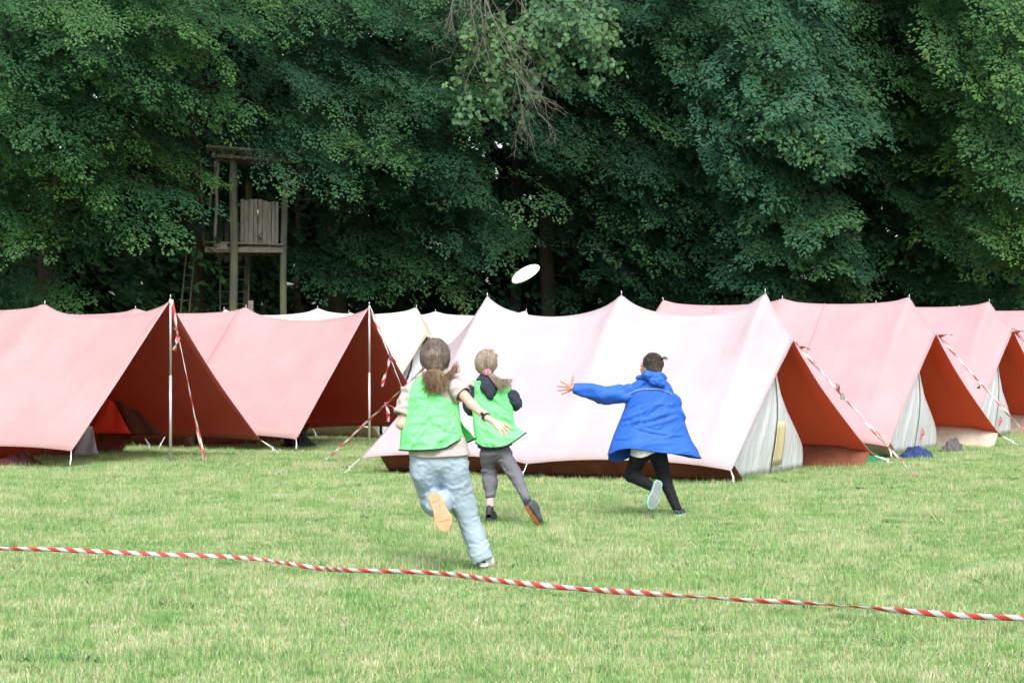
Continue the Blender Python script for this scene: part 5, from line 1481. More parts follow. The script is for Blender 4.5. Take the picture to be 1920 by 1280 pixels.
def shoe(P, heel, toe, up, width, m_up, m_sole, m_edge=None, high=0.0, bars=True, laces=None):
    heel, toe, up = (np.array(v, float) for v in (heel, toe, up))
    f = toe - heel; L = np.linalg.norm(f); f /= L; up = up - f * (up @ f); up /= np.linalg.norm(up); s = np.cross(f, up)
    root = P.root
    n = 44; ts = (1 - np.cos(np.linspace(0, math.pi, n))) / 2
    def hw(t): return width / 2 * (np.interp(t, [0, .08, .25, .45, .68, .88, 1], [.42, .68, .76, .72, 1.0, .80, .34]))
    def cx(t): return width * .10 * math.sin(t * 2.6 - .3)
    m = MB(); top = []; bot = []
    for layer, z, k in (('b', 0.0, .95), ('b', .004, 1.0), ('t', .022, 1.0), ('t', .026, .93)):
        pass
    rings = []
    for z, k in ((0.0, .90), (.004, 1.0), (.020, 1.02), (.026, .94)):
        ring = []
        for t in ts: ring.append(heel + f * (t * L) + s * (cx(t) - hw(t) * k) + up * (z + .012 * t ** 3))
        for t in ts[::-1]: ring.append(heel + f * (t * L) + s * (cx(t) + hw(t) * k) + up * (z + .012 * t ** 3))
        rings.append(ring)
    m = MB(); m.grid(rings, closed_v=True)
    nr = len(rings[0])
    for k, fl in ((0, False), (len(rings) - 1, True)):
        for i in range(n - 1):
            q = (k * nr + i, k * nr + i + 1, k * nr + nr - 2 - i, k * nr + nr - 1 - i)
            m.f.append(q if fl else q[::-1])
    sole = m.build('sole', m_edge or m_sole, root, smooth=False, bevel=.003)
    if m_edge is not None:
        m2 = MB(); r2 = []
        for z, k in ((-.003, .80), (-.0015, .86)):
            ring = [heel + f * ((.03 + .94 * t) * L) + s * (cx(t) - hw(t) * k) + up * (z + .012 * t ** 3) for t in ts] + [heel + f * ((.03 + .94 * t) * L) + s * (cx(t) + hw(t) * k) + up * (z + .012 * t ** 3) for t in ts[::-1]]
            r2.append(ring)
        m2.grid(r2, closed_v=True)
        for i in range(n - 1): m2.f.append((i, i + 1, nr - 2 - i, nr - 1 - i)[::-1])
        m2.build('tread', m_sole, root)
    # tread bars
    tb = MB()
    for t in np.linspace(.08, .93, 15) if bars else (.2, .7):
        if .4 < t < .52: continue
        a = heel + f * (t * L) + s * (cx(t) - hw(t) * .72) - up * (.003 - .012 * t ** 3); b = heel + f * (t * L + .008 * math.sin(t * 30)) + s * (cx(t) + hw(t) * .72) - up * (.003 - .012 * t ** 3)
        tb.tube([a, (a + b) / 2 + f * .006, b], .0014, 5)
    o = tb.build('tread_bars', m_sole, root); o['kind'] = 'stuff'
    # upper
    m = MB(); rows = []
    for t in np.linspace(0.0, 1, 22):
        h = np.interp(t, [0, .05, .2, .36, .5, .75, .93, 1], [.035, .062 + high, .075 + high, .080 + high * .7, .066, .046, .034, .012])
        w = hw(np.clip(t, .02, .985)) * .96
        row = []
        for a in np.linspace(0, math.pi, 15):
            ca, sa = math.cos(a), math.sin(a)
            row.append(heel + f * (t * L) + s * (cx(t) - w * np.sign(ca) * abs(ca) ** .75) + up * (.020 + .012 * t ** 3 + h * sa ** .8))
        rows.append(row)
    m.grid(rows); m.build('shoe_upper', m_up, root, smooth=True)
    m = MB()
    for t in (.46, .54, .62, .70):
        h = np.interp(t, [.36, .5, .75], [.080, .066, .046]); c = heel + f * (t * L) + s * cx(t) + up * (.024 + h)
        m.tube([c - s * .022 - up * .005, c + up * .003, c + s * .022 - up * .005], .003, 5)
    o = m.build('laces', laces or m_sole, root); o['kind'] = 'stuff'
    return sole

def strands(P, name, mat, guides, count, r0, spread0, spread1, seed, parent=None, curl=0.01, n=9):
    """a bundle of hair strands that follows the guides (list of point lists)"""
    r = np.random.default_rng(seed); m = MB(); t = np.linspace(0, 1, n)
    for i in range(count):
        g = np.array(guides[r.integers(len(guides))], float); gt = np.linspace(0, 1, len(g)); L = r.uniform(.72, 1.0)
        c = np.stack([np.interp(t * L, gt, g[:, k]) for k in range(3)], 1)
        o = r.normal(0, 1, 3); o /= max(1, np.linalg.norm(o)); o2 = r.normal(0, 1, 3); o2 /= max(1, np.linalg.norm(o2))
        c = c + o * spread0 * (1 - t)[:, None] + o2 * spread1 * (t ** 1.0)[:, None] + curl * np.sin(t * r.uniform(4, 9) + r.uniform(0, 6))[:, None] * t[:, None] * r.normal(0, 1, 3)
        m.tube(c, list(r0 * (1 - .75 * t)), 3, cap=False)
    o = m.build(name, mat, P.root, smooth=True); o['kind'] = 'stuff'
    return o

def hair_cap(P, mat, c, R, r, extra=(), h=0.005, cut=None, face_cut=True, seed=3, name='hair'):
    c = np.array(c); fl = Field(c - .2, c + .2, h)
    fl.ell(c, r, R, k=.0)
    for e in extra: fl.cone(*e)
    if face_cut:
        q = c + R[:, 1] * (r[1] * .35) - R[:, 2] * .01
        # open the face: remove everything in front and below the hairline
        X, Y, Z = fl.grids(); n = R[:, 1] * .82 - R[:, 2] * .57
        d = ((X - q[0]) * n[0] + (Y - q[1]) * n[1] + (Z - q[2]) * n[2]).astype(np.float32)
        fl.f = np.maximum(fl.f, d)
    if cut is not None: fl.cut(*cut)
    fl.wrinkle(.0035, [(150, np.array([1, 1, .15])), (70, np.array([1, 1, .2]))], seed)
    return field_obj(fl, name, mat, P.root, 0)

def combed(P, mat, c, R, r, tie, count, seed, rad=.0013, name='hair_strands'):
    """single strands combed over the head towards the hair tie"""
    rg = np.random.default_rng(seed); m = MB(); c = np.array(c); r = np.array(r)
    td = R.T @ (np.array(tie) - c) / r; td /= np.linalg.norm(td)
    k = 0
    while k < count:
        d = rg.normal(0, 1, 3); d /= np.linalg.norm(d)
        if d[1] > .45 or d[2] < -.35 or (d @ td) > .93: continue
        k += 1; pts = []; lift = rg.uniform(1.0, 1.035) + (rg.random() < .06) * .05
        for t in np.linspace(0, 1, 7):
            q = d * (1 - t) + td * t + np.array((.10, 0, 0)) * math.sin(t * 3.14) * np.sign(d[0]) * .6
            q /= np.linalg.norm(q); pts.append(c + R @ (q * r * lift * (1 + .012 * math.sin(t * 5 + k))))
        m.tube(pts, [rad * (1 - .3 * t) for t in np.linspace(0, 1, 7)], 3, cap=False)
    o = m.build(name, mat, P.root, smooth=True); o['kind'] = 'stuff'

def on_surface(o, P, pts):
    """drop frame points on the nearest surface of an object seen from the meadow side"""
    from mathutils.bvhtree import BVHTree
    me = o.data; bv = BVHTree.FromPolygons([v.co for v in me.vertices], [p.vertices for p in me.polygons])
    out = []
    for px, py in pts:
        b = at(px, py, P.Y0); a = Vector((0, 0, EYE)); d = (Vector(b) - a).normalized(); h = bv.ray_cast(Vector(b) - d * 1.5, d)
        if h[0] is not None: out.append(h[0] - d * .001)
    return out

SKIN = skin_mat('skin', (0.62, 0.38, 0.32)); SKIN2 = skin_mat('skin_tan', (0.50, 0.27, 0.20))
NEON = cloth_mat('vest_neon_green', (0.26, 0.95, 0.36), 0.03, 0.16, 7, trans=0.3, trans_color=(0.2, 0.9, 0.3), rough=0.6)
PIPE = plain_mat('piping_black', (0.015, 0.018, 0.02), 0.7)
TEE = cloth_mat('tee_beige', (0.42, 0.375, 0.36), 0.05, 0.2, 9)
def denim():
    m = cloth_mat('denim_light', (0.30, 0.385, 0.46), 0.16, 0.25, 8, weave=700, stretch=(1.3, 1.3, .7)); return m
DENIM = denim(); STITCH = plain_mat('denim_stitch', (0.30, 0.38, 0.46), .8)
NAVY = cloth_mat('hoodie_navy', (0.035, 0.042, 0.068), 0.15, 0.25, 10); GREY = cloth_mat('trousers_grey', (0.13, 0.13, 0.155), 0.12, 0.3, 10)
BLUE = cloth_mat('jacket_blue', (0.020, 0.105, 0.50), 0.08, 0.3, 6, rough=0.62, spec=0.25); BLUE_IN = cloth_mat('jacket_lining', (0.02, 0.03, 0.11), 0.1, 0.4, 9)
BLACK = cloth_mat('leggings_black', (0.012, 0.013, 0.017), 0.15, 0.4, 14, rough=.75)
WHITE_T = cloth_mat('shirt_white', (0.70, 0.73, 0.78), 0.04, 0.5, 12)
S_WHITE = plain_mat('shoe_white', (0.66, 0.66, 0.64), .5); S_TAN = plain_mat('sole_tan', (0.55, 0.33, 0.19), .7, var=.12, scale=30); S_BLACK = plain_mat('shoe_black', (0.02, 0.02, 0.025), .6)
S_ORANGE = plain_mat('sole_orange', (0.62, 0.22, 0.08), .6); S_GREY = plain_mat('sole_grey', (0.20, 0.23, 0.24), .7, var=.2, scale=50); S_MINT = plain_mat('sole_mint', (0.22, 0.52, 0.44), .6)
S_DARK = plain_mat('shoe_dark_grey', (0.05, 0.055, 0.065), .7, var=.3); S_PINK = plain_mat('shoe_pink', (0.55, 0.10, 0.15), .6)
H_BROWN = hair_mat('hair_brown', (0.055, 0.042, 0.035), (0.13, 0.10, 0.08), (0.27, 0.21, 0.17)); H_AUB = hair_mat('hair_auburn', (0.09, 0.055, 0.032), (0.24, 0.155, 0.09), (0.50, 0.36, 0.22))
H_BLOND = hair_mat('hair_ash_blond', (0.17, 0.135, 0.095), (0.34, 0.275, 0.205), (0.58, 0.48, 0.36)); H_DARK = hair_mat('hair_dark', (0.022, 0.016, 0.014), (0.065, 0.048, 0.040), (0.16, 0.125, 0.105))

# ---------------------------------------------------------------- nearest runner
def runner_one():
    P = Person('nearest runner in neon green vest and pale blue jeans, one tan sole kicked up', 14.5, (850, 1068)); J = P.J
    R = face_frame(math.radians(4), math.radians(8)); hc = J(817, 664, .09)
    wr = J(914, 784, -.26)
    j = dict(head=hc, neck=J(818, 712, .06), chest=J(816, 745, .05), waist=J(820, 800, .02), pelvis=J(823, 858, 0), l_sh=J(779, 722, .05), r_sh=J(850, 719, .03),
             l_el=J(752, 795, -.02), l_wr=J(792, 784, .22), r_el=J(884, 757, -.14), r_wr=wr, l_hip=J(803, 872, 0), r_hip=J(846, 872, 0), l_kn=J(816, 944, .16), l_an=J(813, 940, -.25), l_toe=J(828, 980, -.28),
             r_kn=J(868, 952, .05), r_an=J(903, 1044, -.02), r_toe=J(912, 1060, .14))
    j['head_R'] = R
    hr = hand(wr, J(938, 792, -.29), J(931, 801, -.31), [J(957, 803, -.29), J(955, 812, -.30), J(949, 816, -.32), J(940, 816, -.33)], J(932, 790, -.25), J(950, 800, -.24), .010, np.array([.4, -.2, .6]))
    lw = j['l_wr']; hl = hand(lw, lw + (.06, .04, .02), lw + (.06, .05, -.03), [lw + (.05, .09, .0), lw + (.05, .095, -.02), lw + (.05, .09, -.035), lw + (.05, .085, -.05)], lw + (.03, .03, .03), lw + (.04, .08, .02), .015, np.array([.8, .2, 0]))
    body(P, j, SKIN, [hr, hl])
    # jeans
    fl = Field(J(748, 1066, -.42) - .05, J(935, 845, .3) + .05, .0065)
    fl.ell(J(823, 868, 0), (.213, .135, .105), k=.02); fl.ell(J(823, 855, 0), (.212, .125, .05), k=.03)
    fl.cone(J(799, 882, .0), J(813, 940, .13), .118, .092, k=.03); fl.cone(J(815, 944, .13), J(822, 944, -.06), .092, .098, k=.03); fl.cone(J(822, 944, -.06), J(824, 944, -.25), .098, .098, k=.02)
    fl.cone(J(850, 884, .0), J(870, 950, .04), .116, .088, k=.03); fl.cone(J(870, 950, .04), J(889, 1005, .02), .086, .077, k=.04); fl.cone(J(889, 1005, .02), J(904, 1046, -.01), .078, .080, k=.03)
    fl.cone(J(824, 905, -.17), J(827, 880, -.14), .02, .01, k=.03, sub=True)
    X, Y, Z = fl.grids(); fl.f = np.maximum(fl.f, (Z - J(823, 846, 0)[2]).astype(np.float32)); fl.cut(J(907, 1053, -.01), J(907, 1053, -.01) - J(896, 1025, .01))
    fl.crease(3, 60, .06, .011, .005, angle=.1, spread=.7); fl.wrinkle(.007, [(17, np.array([1.0, .5, .8])), (34, np.array([.6, .5, 1.4]))], 4); fl.wrinkle(.0022, [(75, np.array([.8, .8, 1.5]))], 6)
    jeans = field_obj(fl, 'jeans', DENIM, P.root, 1)
    for pts in ([(826, 850), (827, 862), (828, 876), (829, 890)], [(842, 861), (856, 859), (872, 862), (871, 876), (860, 884), (847, 878), (842, 861)], [(779, 862), (793, 859), (808, 860), (809, 876), (796, 884), (781, 877), (779, 862)],
                [(880, 880), (883, 900), (885, 925), (893, 955), (901, 985), (909, 1010)]):
        q = on_surface(jeans, P, pts)
        if len(q) > 2: m = MB(); m.tube(q, .003, 5); m.build('seam', STITCH, P.root)
    # tee
    tr = [(704, 806, 838, .05, .05), (709, 786, 848, .05, .075), (717, 775, 858, .05, .085), (735, 768, 858, .045, .10), (765, 765, 858, .03, .105), (800, 764, 862, .01, .11), (835, 766, 876, 0, .125), (857, 767, 881, 0, .145)]
    garment(P, 'tee', TEE, tr, hem=[853, 857, 858, 857, 856, 855, 852], seed=5, amp=.006)
    sleeve(P, 'tee_sleeve', TEE, [J(843, 719, .03), J(856, 727, -.01), J(869, 740, -.06)], [.062, .068, .060], 2, .007, k=16)
    sleeve(P, 'tee_sleeve', TEE, [J(778, 722, .05), J(765, 745, .03), J(754, 778, .0)], [.052, .060, .060], 3, .007, k=18)
    sleeve(P, 'collar', TEE, [J(819, 698, .06), J(819, 706, .06)], [.058, .066], 4, .001, k=4)
    # vest
    vr = [(700, 790, 846, .05, .075), (706, 779, 846, .05, .092), (715, 771, 838, .05, .104), (726, 766, 831, .045, .113), (737, 763, 829, .04, .12), (746, 759, 840, .03, .122), (753, 757, 858, .03, .122), (765, 756, 861, .025, .125),
          (790, 753, 863, .015, .13), (812, 752, 865, .005, .145), (830, 752, 868, 0, .16), (843, 749, 866, 0, .17)]
    vf = [(700, 790, 846, .05, .075), (715, 771, 852, .05, .10), (746, 759, 860, .03, .12), (765, 756, 861, .025, .125), (790, 753, 863, .015, .13), (805, 752, 870, .005, .14), (818, 751, 880, 0, .15), (843, 749, 892, 0, .16)]
    def fd(U_, V_):
        x = U_ * 1.0; a = .012 * np.sin(5 * x * math.pi + 6 * V_) * np.clip(V_ * 1.6, 0, 1); b = .010 * (1 - np.abs(np.sin(7 * V_ + 5 * x))) ** 2
        return a + b + creases(U_, V_, 4, 34, .22, .022, .007, angle=-.35, spread=.55)
    o, B, Fr = garment(P, 'vest', NEON, vr, hem=[843, 844, 844, 844, 843, 842, 839, 830, 822], front_rows=vf, seed=9, amp=.010, top_flat=5, folds=fd, nu=70, nv=70)
    nv = B.shape[0]
    piping(P, [B[-1], B[:int(nv * .42), -1] - np.array([0, .003, 0]), B[:int(nv * .38), 0], Fr[-1]], PIPE, .0068)
    # hair
    hair_cap(P, H_BROWN, J(816, 666, .075), R, (.105, .118, .128), extra=[(J(816, 672, .03), J(818, 699, .0), .092, .045, .03)], cut=(J(818, 708, 0), (0, 0, -1)))
    kp = J(820, 697, -.035)
    combed(P, H_BROWN, J(816, 668, .07), R, (.106, .12, .132), kp, 520, 31)
    strands(P, 'ponytail', H_AUB, [[kp, J(812, 704, -.08), J(808, 722, -.10), J(806, 738, -.10)], [kp, J(822, 705, -.09), J(822, 720, -.11), J(818, 736, -.11)], [kp, J(830, 706, -.08), J(832, 716, -.1), J(827, 730, -.1)], [kp, J(816, 706, -.09), J(812, 716, -.12), J(815, 733, -.11)],
                                   [kp, J(806, 700, -.06), J(800, 706, -.08), J(800, 722, -.09)]], 620, .0024, .03, .045, 3, curl=.016)
    strands(P, 'ponytail', H_AUB, [[kp, J(834, 706, -.07), J(845, 700, -.06), J(853, 688, -.04), J(859, 677, -.03)], [kp, J(834, 708, -.07), J(846, 702, -.06), J(856, 694, -.04), J(858, 682, -.03)]], 150, .0022, .018, .02, 5, curl=.014)
    strands(P, 'flyaway_hair', H_BROWN, [[J(806, 690, .0), J(800, 700, -.04), J(792, 706, -.05), J(788, 712, -.05)], [kp, J(840, 712, -.06), J(850, 706, -.05), J(864, 708, -.04)], [kp, J(806, 722, -.1), J(797, 732, -.1), J(796, 738, -.1)]], 26, .0018, .01, .03, 6, curl=.03)
    m = MB(); a = [kp + np.array((.026 * math.cos(q), -.01, .026 * math.sin(q))) for q in np.linspace(0, 2 * math.pi, 13)]; m.tube(a, .009, 7); m.build('hair_tie', PIPE, P.root, smooth=True)
    # watch
    d = (j['r_wr'] - j['r_el']); d /= np.linalg.norm(d); c = wr - d * .022; s = np.cross(d, (0, 1, 0)); s /= np.linalg.norm(s); t = np.cross(s, d)
    for nm, mt, o_, rr, wd in (('watch_strap', S_WHITE, -.016, .030, .009), ('bracelet', PIPE, .004, .031, .009)):
        m = MB(); m.grid([[c + d * (o_ + k) + (s * math.cos(q) + t * math.sin(q)) * (rr + e) for q in np.linspace(0, 2 * math.pi, 25)[:-1]] for k, e in ((-wd, -.002), (-wd * .7, .002), (wd * .7, .002), (wd, -.002))], closed_v=True); m.build(nm, mt, P.root, smooth=True)
    m = MB(); m.tube([c - d * .016 - t * .030, c - d * .016 - t * .038], [.014, .013], 12); m.build('watch_case', PIPE, P.root, smooth=True)
    # shoes
    shoe(P, J(812, 924, -.33), J(833, 996, -.37), (0.15, 1, .12), .13, S_WHITE, S_TAN, bars=False)
    g = J(906, 1064, -.05); g[2] = .035; tt = g + np.array((.035, .235, -.01)); shoe(P, g, tt, (0, .05, 1), .095, S_WHITE, S_WHITE)
runner_one()

# ---------------------------------------------------------------- second runner
def runner_two():
    P = Person('runner with blond ponytail, green vest over navy hooded top, and grey trousers', 18.4, (920, 975)); J = P.J
    R = face_frame(math.radians(-22), math.radians(6)); hc = J(912, 681, .06)
    j = dict(head=hc, neck=J(915, 708, .04), chest=J(920, 742, .03), waist=J(925, 795, .01), pelvis=J(928, 838, 0), l_sh=J(888, 724, .03), r_sh=J(943, 738, .02), l_el=J(879, 762, .10), l_wr=J(888, 768, .30), r_el=J(968, 756, .02), r_wr=J(950, 752, .24),
             l_hip=J(917, 848, 0), r_hip=J(942, 848, 0), l_kn=J(917, 888, .10), l_an=J(919, 932, .0), l_toe=J(921, 962, .10), r_kn=J(966, 890, -.12), r_an=J(988, 938, -.42), r_toe=J(1000, 966, -.44), hs=.97, ls=.72)
    j['head_R'] = R
    hs = []
    for s, w in (('l', j['l_wr']), ('r', j['r_wr'])):
        hs.append(hand(w, w + (-.02, .07, .03), w + (.02, .07, -.02), [w + (-.01, .11, .01), w + (.0, .115, -.005), w + (.01, .11, -.02), w + (.015, .10, -.035)], w + (-.01, .03, .03), w + (.0, .08, .04), .015, np.array([0, .3, .7])))
    body(P, j, SKIN, hs, torso_w=.13)
    fl = Field(J(895, 945, -.55) - .04, J(1005, 832, .25) + .05, .0065)
    fl.ell(J(930, 846, 0), (.138, .115, .10), k=.02)
    fl.cone(J(915, 852, 0), J(917, 886, .08), .078, .064, k=.03); fl.cone(J(917, 886, .08), J(919, 905, .04), .064, .069, k=.03); fl.cone(J(919, 905, .04), J(919, 928, .0), .068, .046, k=.03)
    fl.cone(J(943, 853, 0), J(966, 889, -.11), .082, .063, k=.03); fl.cone(J(966, 889, -.11), J(987, 935, -.40), .062, .042, k=.03)
    X, Y, Z = fl.grids(); fl.f = np.maximum(fl.f, (Z - J(0, 833, 0)[2]).astype(np.float32))
    fl.crease(5, 60, .05, .009, .006, angle=0.1, spread=.6); fl.wrinkle(.005, [(38, np.array([.5, .5, 1.5]))], 11)
    field_obj(fl, 'trousers', GREY, P.root, 1)
    tr = [(702, 900, 926, .04, .055), (708, 896, 934, .04, .062), (716, 891, 948, .035, .075), (735, 888, 957, .03, .088), (770, 888, 958, .02, .10), (800, 892, 958, .01, .11), (828, 894, 962, 0, .125), (843, 896, 960, 0, .128)]
    garment(P, 'hooded_top', NAVY, tr, hem=[839, 843, 844, 843, 841, 838, 834], seed=15, amp=.005)
    sleeve(P, 'sleeve', NAVY, [J(891, 723, .03), J(881, 742, .05), J(879, 763, .10), J(888, 770, .28)], [.052, .056, .056, .045], 12, .007)
    sleeve(P, 'sleeve', NAVY, [J(944, 738, .03), J(961, 744, .02), J(968, 757, .03), J(950, 754, .22)], [.054, .058, .055, .045], 13, .007)
    vr = [(706, 890, 946, .04, .088), (713, 886, 953, .035, .112), (725, 887, 958, .03, .122), (740, 889, 957, .03, .12), (752, 887, 957, .025, .122), (765, 885, 962, .02, .125), (785, 887, 962, .015, .125), (805, 888, 965, .01, .135), (820, 890, 975, .005, .15), (836, 892, 986, 0, .16)]
    def fd(U_, V_):
        return .014 * (1 - np.abs(np.sin(9 * V_ - 3.5 * U_ + .5))) ** 2 * np.clip(V_ * 2, 0, 1) + .010 * np.sin(4 * U_ * math.pi + 2) * V_ + creases(U_, V_, 6, 34, .22, .022, .009, angle=.3, spread=.45)
    o, B, Fr = garment(P, 'vest', NEON, vr, hem=[830, 837, 839, 839, 838, 835, 828, 820, 811], seed=19, amp=.009, top_flat=7, folds=fd, nu=66, nv=66)
    nv = B.shape[0]
    piping(P, [B[-1], B[:int(nv * .45), 0], B[int(nv * .08):int(nv * .47), -1], Fr[-1]], PIPE, .0075)
    # hood hanging on the back
    fl = Field(J(880, 756, -.25), J(950, 700, .2), .006)
    fl.ell(J(916, 712, .0), (.112, .095, .050), k=.03); fl.ell(J(917, 726, -.085), (.088, .055, .072), k=.03); fl.ell(J(919, 738, -.095), (.05, .045, .060), k=.03)
    fl.ell(J(915, 701, .03), (.058, .066, .045), k=.01, sub=True); fl.cone(J(912, 716, -.16), J(916, 727, -.16), .016, .008, k=.02, sub=True)
    fl.wrinkle(.009, [(60, np.array([1, .3, .8])), (32, np.array([1, .5, .6]))], 8)
    field_obj(fl, 'hood', NAVY, P.root, 1)
    hair_cap(P, H_BLOND, J(912, 680, .05), R, (.100, .112, .122), extra=[(J(910, 685, .03), J(913, 698, -.02), .085, .04, .03)], cut=(J(915, 704, 0), (0, 0, -1)), seed=8)
    kp = J(915, 698, -.06)
    combed(P, H_BLOND, J(912, 680, .05), R, (.101, .114, .124), kp, 480, 32, .0016)
    strands(P, 'ponytail', H_BLOND, [[kp, J(926, 706, -.12), J(943, 715, -.13), J(963, 712, -.10)], [kp, J(925, 708, -.13), J(940, 720, -.14), J(960, 722, -.10)], [kp, J(924, 710, -.13), J(934, 722, -.14), J(944, 732, -.12)], [kp, J(925, 708, -.13), J(940, 718, -.14), J(955, 728, -.11)]], 520, .0026, .016, .020, 9, curl=.006)
    strands(P, 'flyaway_hair', H_BLOND, [[J(918, 660, .05), J(922, 656, .04), J(928, 656, .03)], [J(925, 668, .04), J(931, 666, .04), J(937, 669, .04)], [J(926, 664, .04), J(930, 664, .05), J(934, 668, .05)]], 40, .002, .01, .012, 10)
    m = MB(); a = [kp + np.array((.020 * math.cos(q), .020 * math.sin(q) * .4 - .004, .020 * math.sin(q))) for q in np.linspace(0, 2 * math.pi, 13)]; m.tube(a, .011, 7); m.build('hair_tie', plain_mat('tie_pink', (0.85, 0.13, 0.35), .6), P.root, smooth=True)
    # socks and shoes
    sleeve(P, 'sock', plain_mat('sock_pale', (0.55, 0.40, 0.42), .9), [J(919, 929, .0), J(919, 950, -.01)], [.033, .033], 1, .002, k=8)
    sleeve(P, 'sock', NAVY, [J(985, 931, -.38), J(991, 945, -.43)], [.036, .036], 1, .002, k=8)
    g = J(917, 968, -.06); g[2] = .03; shoe(P, g, g + np.array((.02, .24, 0)), (0, 0, 1), .10, S_BLACK, S_BLACK, high=.055, laces=S_PINK)
    shoe(P, J(985, 946, -.50), J(1010, 990, -.44), (.62, .55, .42), .098, S_DARK, S_ORANGE, S_BLACK, high=.02, laces=S_ORANGE)
runner_two()

# ---------------------------------------------------------------- runner in the blue jacket
def runner_three():
    P = Person('runner in big royal blue jacket and black leggings with one arm stretched out', 19.0, (1255, 970)); J = P.J
    R = face_frame(math.radians(48), math.radians(5)); hc = J(1219, 687, .05)
    wr = J(1077, 728, .10)
    j = dict(head=hc, neck=J(1222, 712, .03), chest=J(1222, 742, .02), waist=J(1226, 790, .0), pelvis=J(1216, 842, 0), l_sh=J(1190, 727, .03), r_sh=J(1244, 736, .0), l_el=J(1133, 741, .03), l_wr=wr, r_el=J(1272, 782, .04), r_wr=J(1262, 792, .26),
             l_hip=J(1203, 850, 0), r_hip=J(1230, 850, 0), l_kn=J(1184, 893, .12), l_an=J(1224, 912, -.16), l_toe=J(1222, 935, -.2), r_kn=J(1245, 898, .08), r_an=J(1268, 954, -.03), r_toe=J(1276, 963, .14), ls=.85)
    j['head_R'] = R
    h1 = hand(wr, J(1064, 721, .11), J(1066, 733, .11), [J(1051, 715, .12), J(1045, 723.5, .12), J(1046, 732.5, .12), J(1053, 739, .12)], J(1072, 719, .10), J(1075, 705, .10), .004, np.array([0, -1., 0]))
    w = j['r_wr']; h2 = hand(w, w + (-.06, .04, .02), w + (-.06, .05, -.03), [w + (-.06, .09, .0), w + (-.06, .095, -.02), w + (-.06, .09, -.035), w + (-.055, .085, -.05)], w + (-.03, .03, .03), w + (-.04, .08, .02), .015, np.array([-.8, .2, 0]))
    body(P, j, SKIN2, [h1, h2], torso_w=.13)
    fl = Field(J(1168, 965, -.3) - .04, J(1285, 825, .3) + .05, .006)
    fl.ell(J(1216, 842, 0), (.135, .11, .10), k=.02)
    fl.cone(J(1200, 852, 0), J(1184, 889, .11), .088, .068, k=.03); fl.cone(J(1184, 891, .11), J(1222, 912, -.15), .064, .045, k=.03)
    fl.cone(J(1234, 852, 0), J(1246, 898, .07), .086, .064, k=.03); fl.cone(J(1246, 898, .07), J(1269, 953, -.03), .062, .042, k=.03)
    fl.wrinkle(.004, [(60, np.array([.5, .5, 1.5])), (100, np.array([.5, .5, 1.4]))], 21)
    field_obj(fl, 'leggings', BLACK, P.root, 1)
    garment(P, 'shirt', WHITE_T, [(800, 1188, 1245, 0, .13), (830, 1184, 1244, 0, .145), (852, 1182, 1243, 0, .155)], hem=[853, 857, 858, 855, 850, 846, 845], seed=25, amp=.006, nv=20, nu=50)
    jr = [(703, 1204, 1240, .03, .07), (708, 1196, 1248, .03, .088), (715, 1186, 1254, .03, .10), (724, 1179, 1259, .03, .112), (736, 1175, 1263, .025, .12), (750, 1175, 1267, .02, .125), (765, 1172, 1272, .02, .13), (780, 1166, 1279, .015, .138), (797, 1159, 1285, .01, .15),
          (815, 1152, 1291, .005, .168), (833, 1146, 1299, 0, .19), (846, 1142, 1308, 0, .205), (856, 1140, 1314, 0, .21)]
    def fd(U_, V_):
        a = .020 * np.exp(-((V_ - .52 - .22 * (.55 - U_)) / .028) ** 2) * (U_ > .2) * (U_ < .95)
        b = .018 * np.exp(-((V_ - .38 - .30 * (.6 - U_)) / .03) ** 2) * np.clip((.8 - U_) * 4, 0, 1)
        c = .014 * np.exp(-((V_ - .62 - .25 * (.5 - U_)) / .025) ** 2) * np.clip((U_ - .3) * 4, 0, 1)
        d = .012 * np.sin(U_ * 17 + 3 * V_) * np.clip(V_ - .55, 0, 1) * 2
        return a + b + c + d + creases(U_, V_, 8, 22, .26, .022, .009, angle=-.45, spread=.3)
    o, B, Fr = garment(P, 'jacket', BLUE, jr, hem=[852, 842, 839, 841, 844, 847, 849, 850, 852, 858], seed=29, amp=.009, top_flat=6, folds=fd, nu=84, nv=84, thick=.010, which='back')
    jf = [tuple(r_) for r_ in jr[:-1]] + [(864, 1141, 1313, 0, .20)]
    o2, B2, Fr2 = garment(P, 'jacket_front', BLUE, jf, hem=[862, 866, 858, 850, 848, 848, 850, 854, 858, 860], seed=31, amp=.008, top_flat=6, nu=60, nv=60, thick=.010, which='front')
    m = MB(); m.grid([[p + np.array((0, .004, .0)) for p in r_[2:-2]] for r_ in B[30:-1]]); 
    hl = [p * 1.0 for p in B[-1]]; piping(P, [hl], BLUE, .008, 'hem')
    # reflective piping across the shoulders
    ln = [B[int(20 - 6 * math.sin(math.pi * (i - 8) / 72)) if False else int(23 - 9 * math.sin(math.pi * (i / 83)))][i] - np.array((0, .020, 0)) for i in range(9, 76)]
    ln = np.array(ln); ker = np.ones(7) / 7; ln2 = np.stack([np.convolve(ln[:, k], ker, 'valid') for k in range(3)], 1); piping(P, [ln2], plain_mat('reflective', (0.30, 0.38, 0.55), .5), .0035, 'reflective_piping')
    sleeve(P, 'jacket_sleeve', BLUE, [J(1200, 737, .03), J(1178, 738, .03), J(1155, 740, .03), J(1133, 740, .04), J(1105, 733, .07), J(1076, 728, .10)], [.082, .085, .080, .084, .066, .046], 22, .007, n=44, k=50)
    sleeve(P, 'jacket_sleeve', BLUE, [J(1244, 738, .02), J(1258, 752, .03), J(1269, 782, .05), J(1262, 790, .25)], [.075, .075, .07, .05], 23, .009)
    # hood rolled up behind the neck
    fl = Field(J(1186, 735, -.25), J(1260, 690, .22), .006)
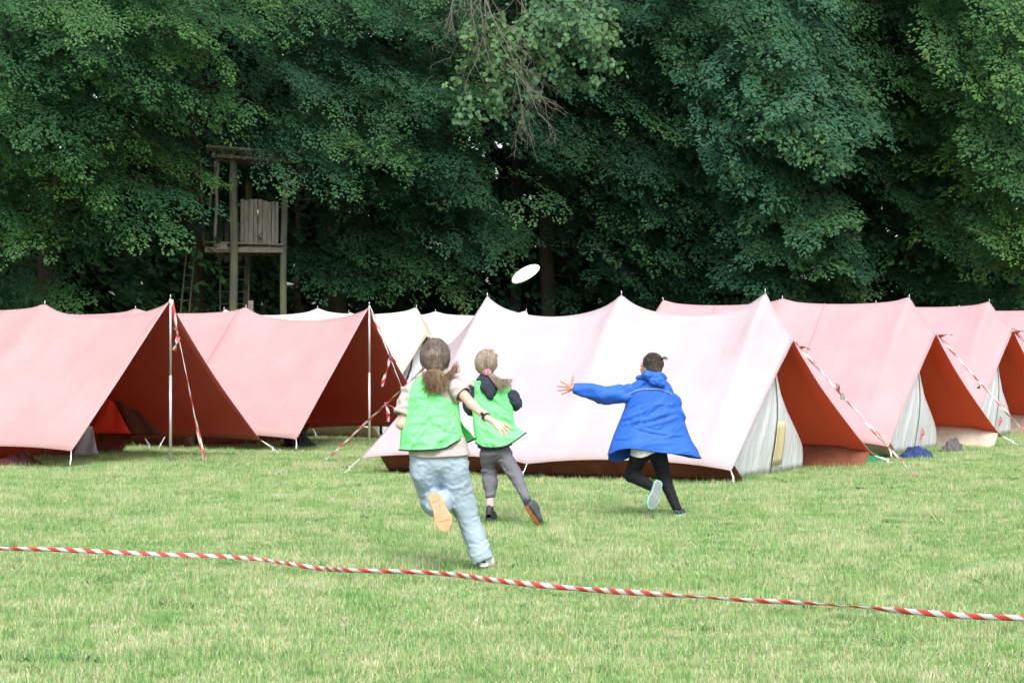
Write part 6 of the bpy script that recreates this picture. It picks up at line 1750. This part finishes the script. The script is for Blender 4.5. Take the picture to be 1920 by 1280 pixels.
    fl.cone(J(1199, 710, .02), J(1214, 703, -.085), .032, .040, k=.03); fl.cone(J(1214, 703, -.085), J(1237, 706, -.07), .040, .040, k=.03); fl.cone(J(1237, 706, -.07), J(1243, 708, .03), .040, .034, k=.03)
    fl.cone(J(1199, 710, .02), J(1212, 708, .11), .030, .026, k=.03); fl.cone(J(1212, 708, .11), J(1243, 708, .03), .026, .034, k=.03)
    fl.ell(J(1232, 715, -.10), (.080, .045, .045), k=.03); fl.ell(J(1241, 720, -.10), (.042, .035, .026), k=.02)
    fl.wrinkle(.010, [(55, np.array([.6, .4, 1.3])), (90, np.array([.7, .4, 1.2]))], 18)
    field_obj(fl, 'hood', BLUE, P.root, 1)
    hair_cap(P, H_DARK, J(1223, 683, .04), R, (.094, .108, .106), extra=[(J(1226, 690, .02), J(1229, 704, .0), .075, .05, .03)], seed=12)
    combed(P, H_DARK, J(1223, 683, .04), R, (.095, .110, .108), J(1238, 677, .0), 420, 33)
    strands(P, 'flyaway_hair', H_DARK, [[J(1236, 676, .0), J(1243, 672, -.01), J(1249, 670, -.01), J(1251, 677, -.01)], [J(1236, 675, .0), J(1242, 671, -.01), J(1247, 669, -.01), J(1252, 675, -.01)]], 34, .002, .006, .005, 13)
    shoe(P, J(1237, 901, -.24), J(1218, 952, -.30), (-.15, 1, .20), .118, S_DARK, S_GREY, S_MINT)
    g = J(1268, 966, -.07); g[2] = .01; shoe(P, g, g + np.array((.07, .23, .0)), (0, 0, 1), .095, S_DARK, S_MINT, high=.01)
runner_three()

# ---------------------------------------------------------------- flying disc
def disc():
    Y = 17.6; c = at(985, 512.5, Y); Rd = .137
    prof = [(0, .0205), (.03, .0205), (.07, .0195), (.10, .017), (.118, .012), (.130, .004), (.1365, -.004), (.137, -.010), (.134, -.0125), (.131, -.010), (.129, -.003), (.118, .008), (.09, .0145), (.03, .0175), (0, .0177)]
    m = MB(); n = 64
    m.grid([[(r * math.cos(2 * math.pi * k / n), r * math.sin(2 * math.pi * k / n), z) for k in range(n)] for r, z in prof], closed_v=True)
    for r in (.055, .09, .112):
        z = np.interp(r, [p[0] for p in prof[:8]], [p[1] for p in prof[:8]]); m.tube([(r * math.cos(q), r * math.sin(q), z + .0002) for q in np.linspace(0, 2 * math.pi, 49)], .0009, 5, cap=False)
    o = m.build('flying_disc', plain_mat('disc_white', (0.88, 0.88, 0.86), .4, spec=.5, var=.02), None, smooth=True)
    # long axis rises to the right; the disc shows its underside edge a little
    o.location = c
    o.rotation_euler = (Matrix.Rotation(math.radians(-31), 3, 'Y') @ Matrix.Rotation(math.radians(21), 3, 'X')).to_euler()
    tag(o, 'white flying disc tilted in mid air against the dark trees', 'flying disc')
disc()
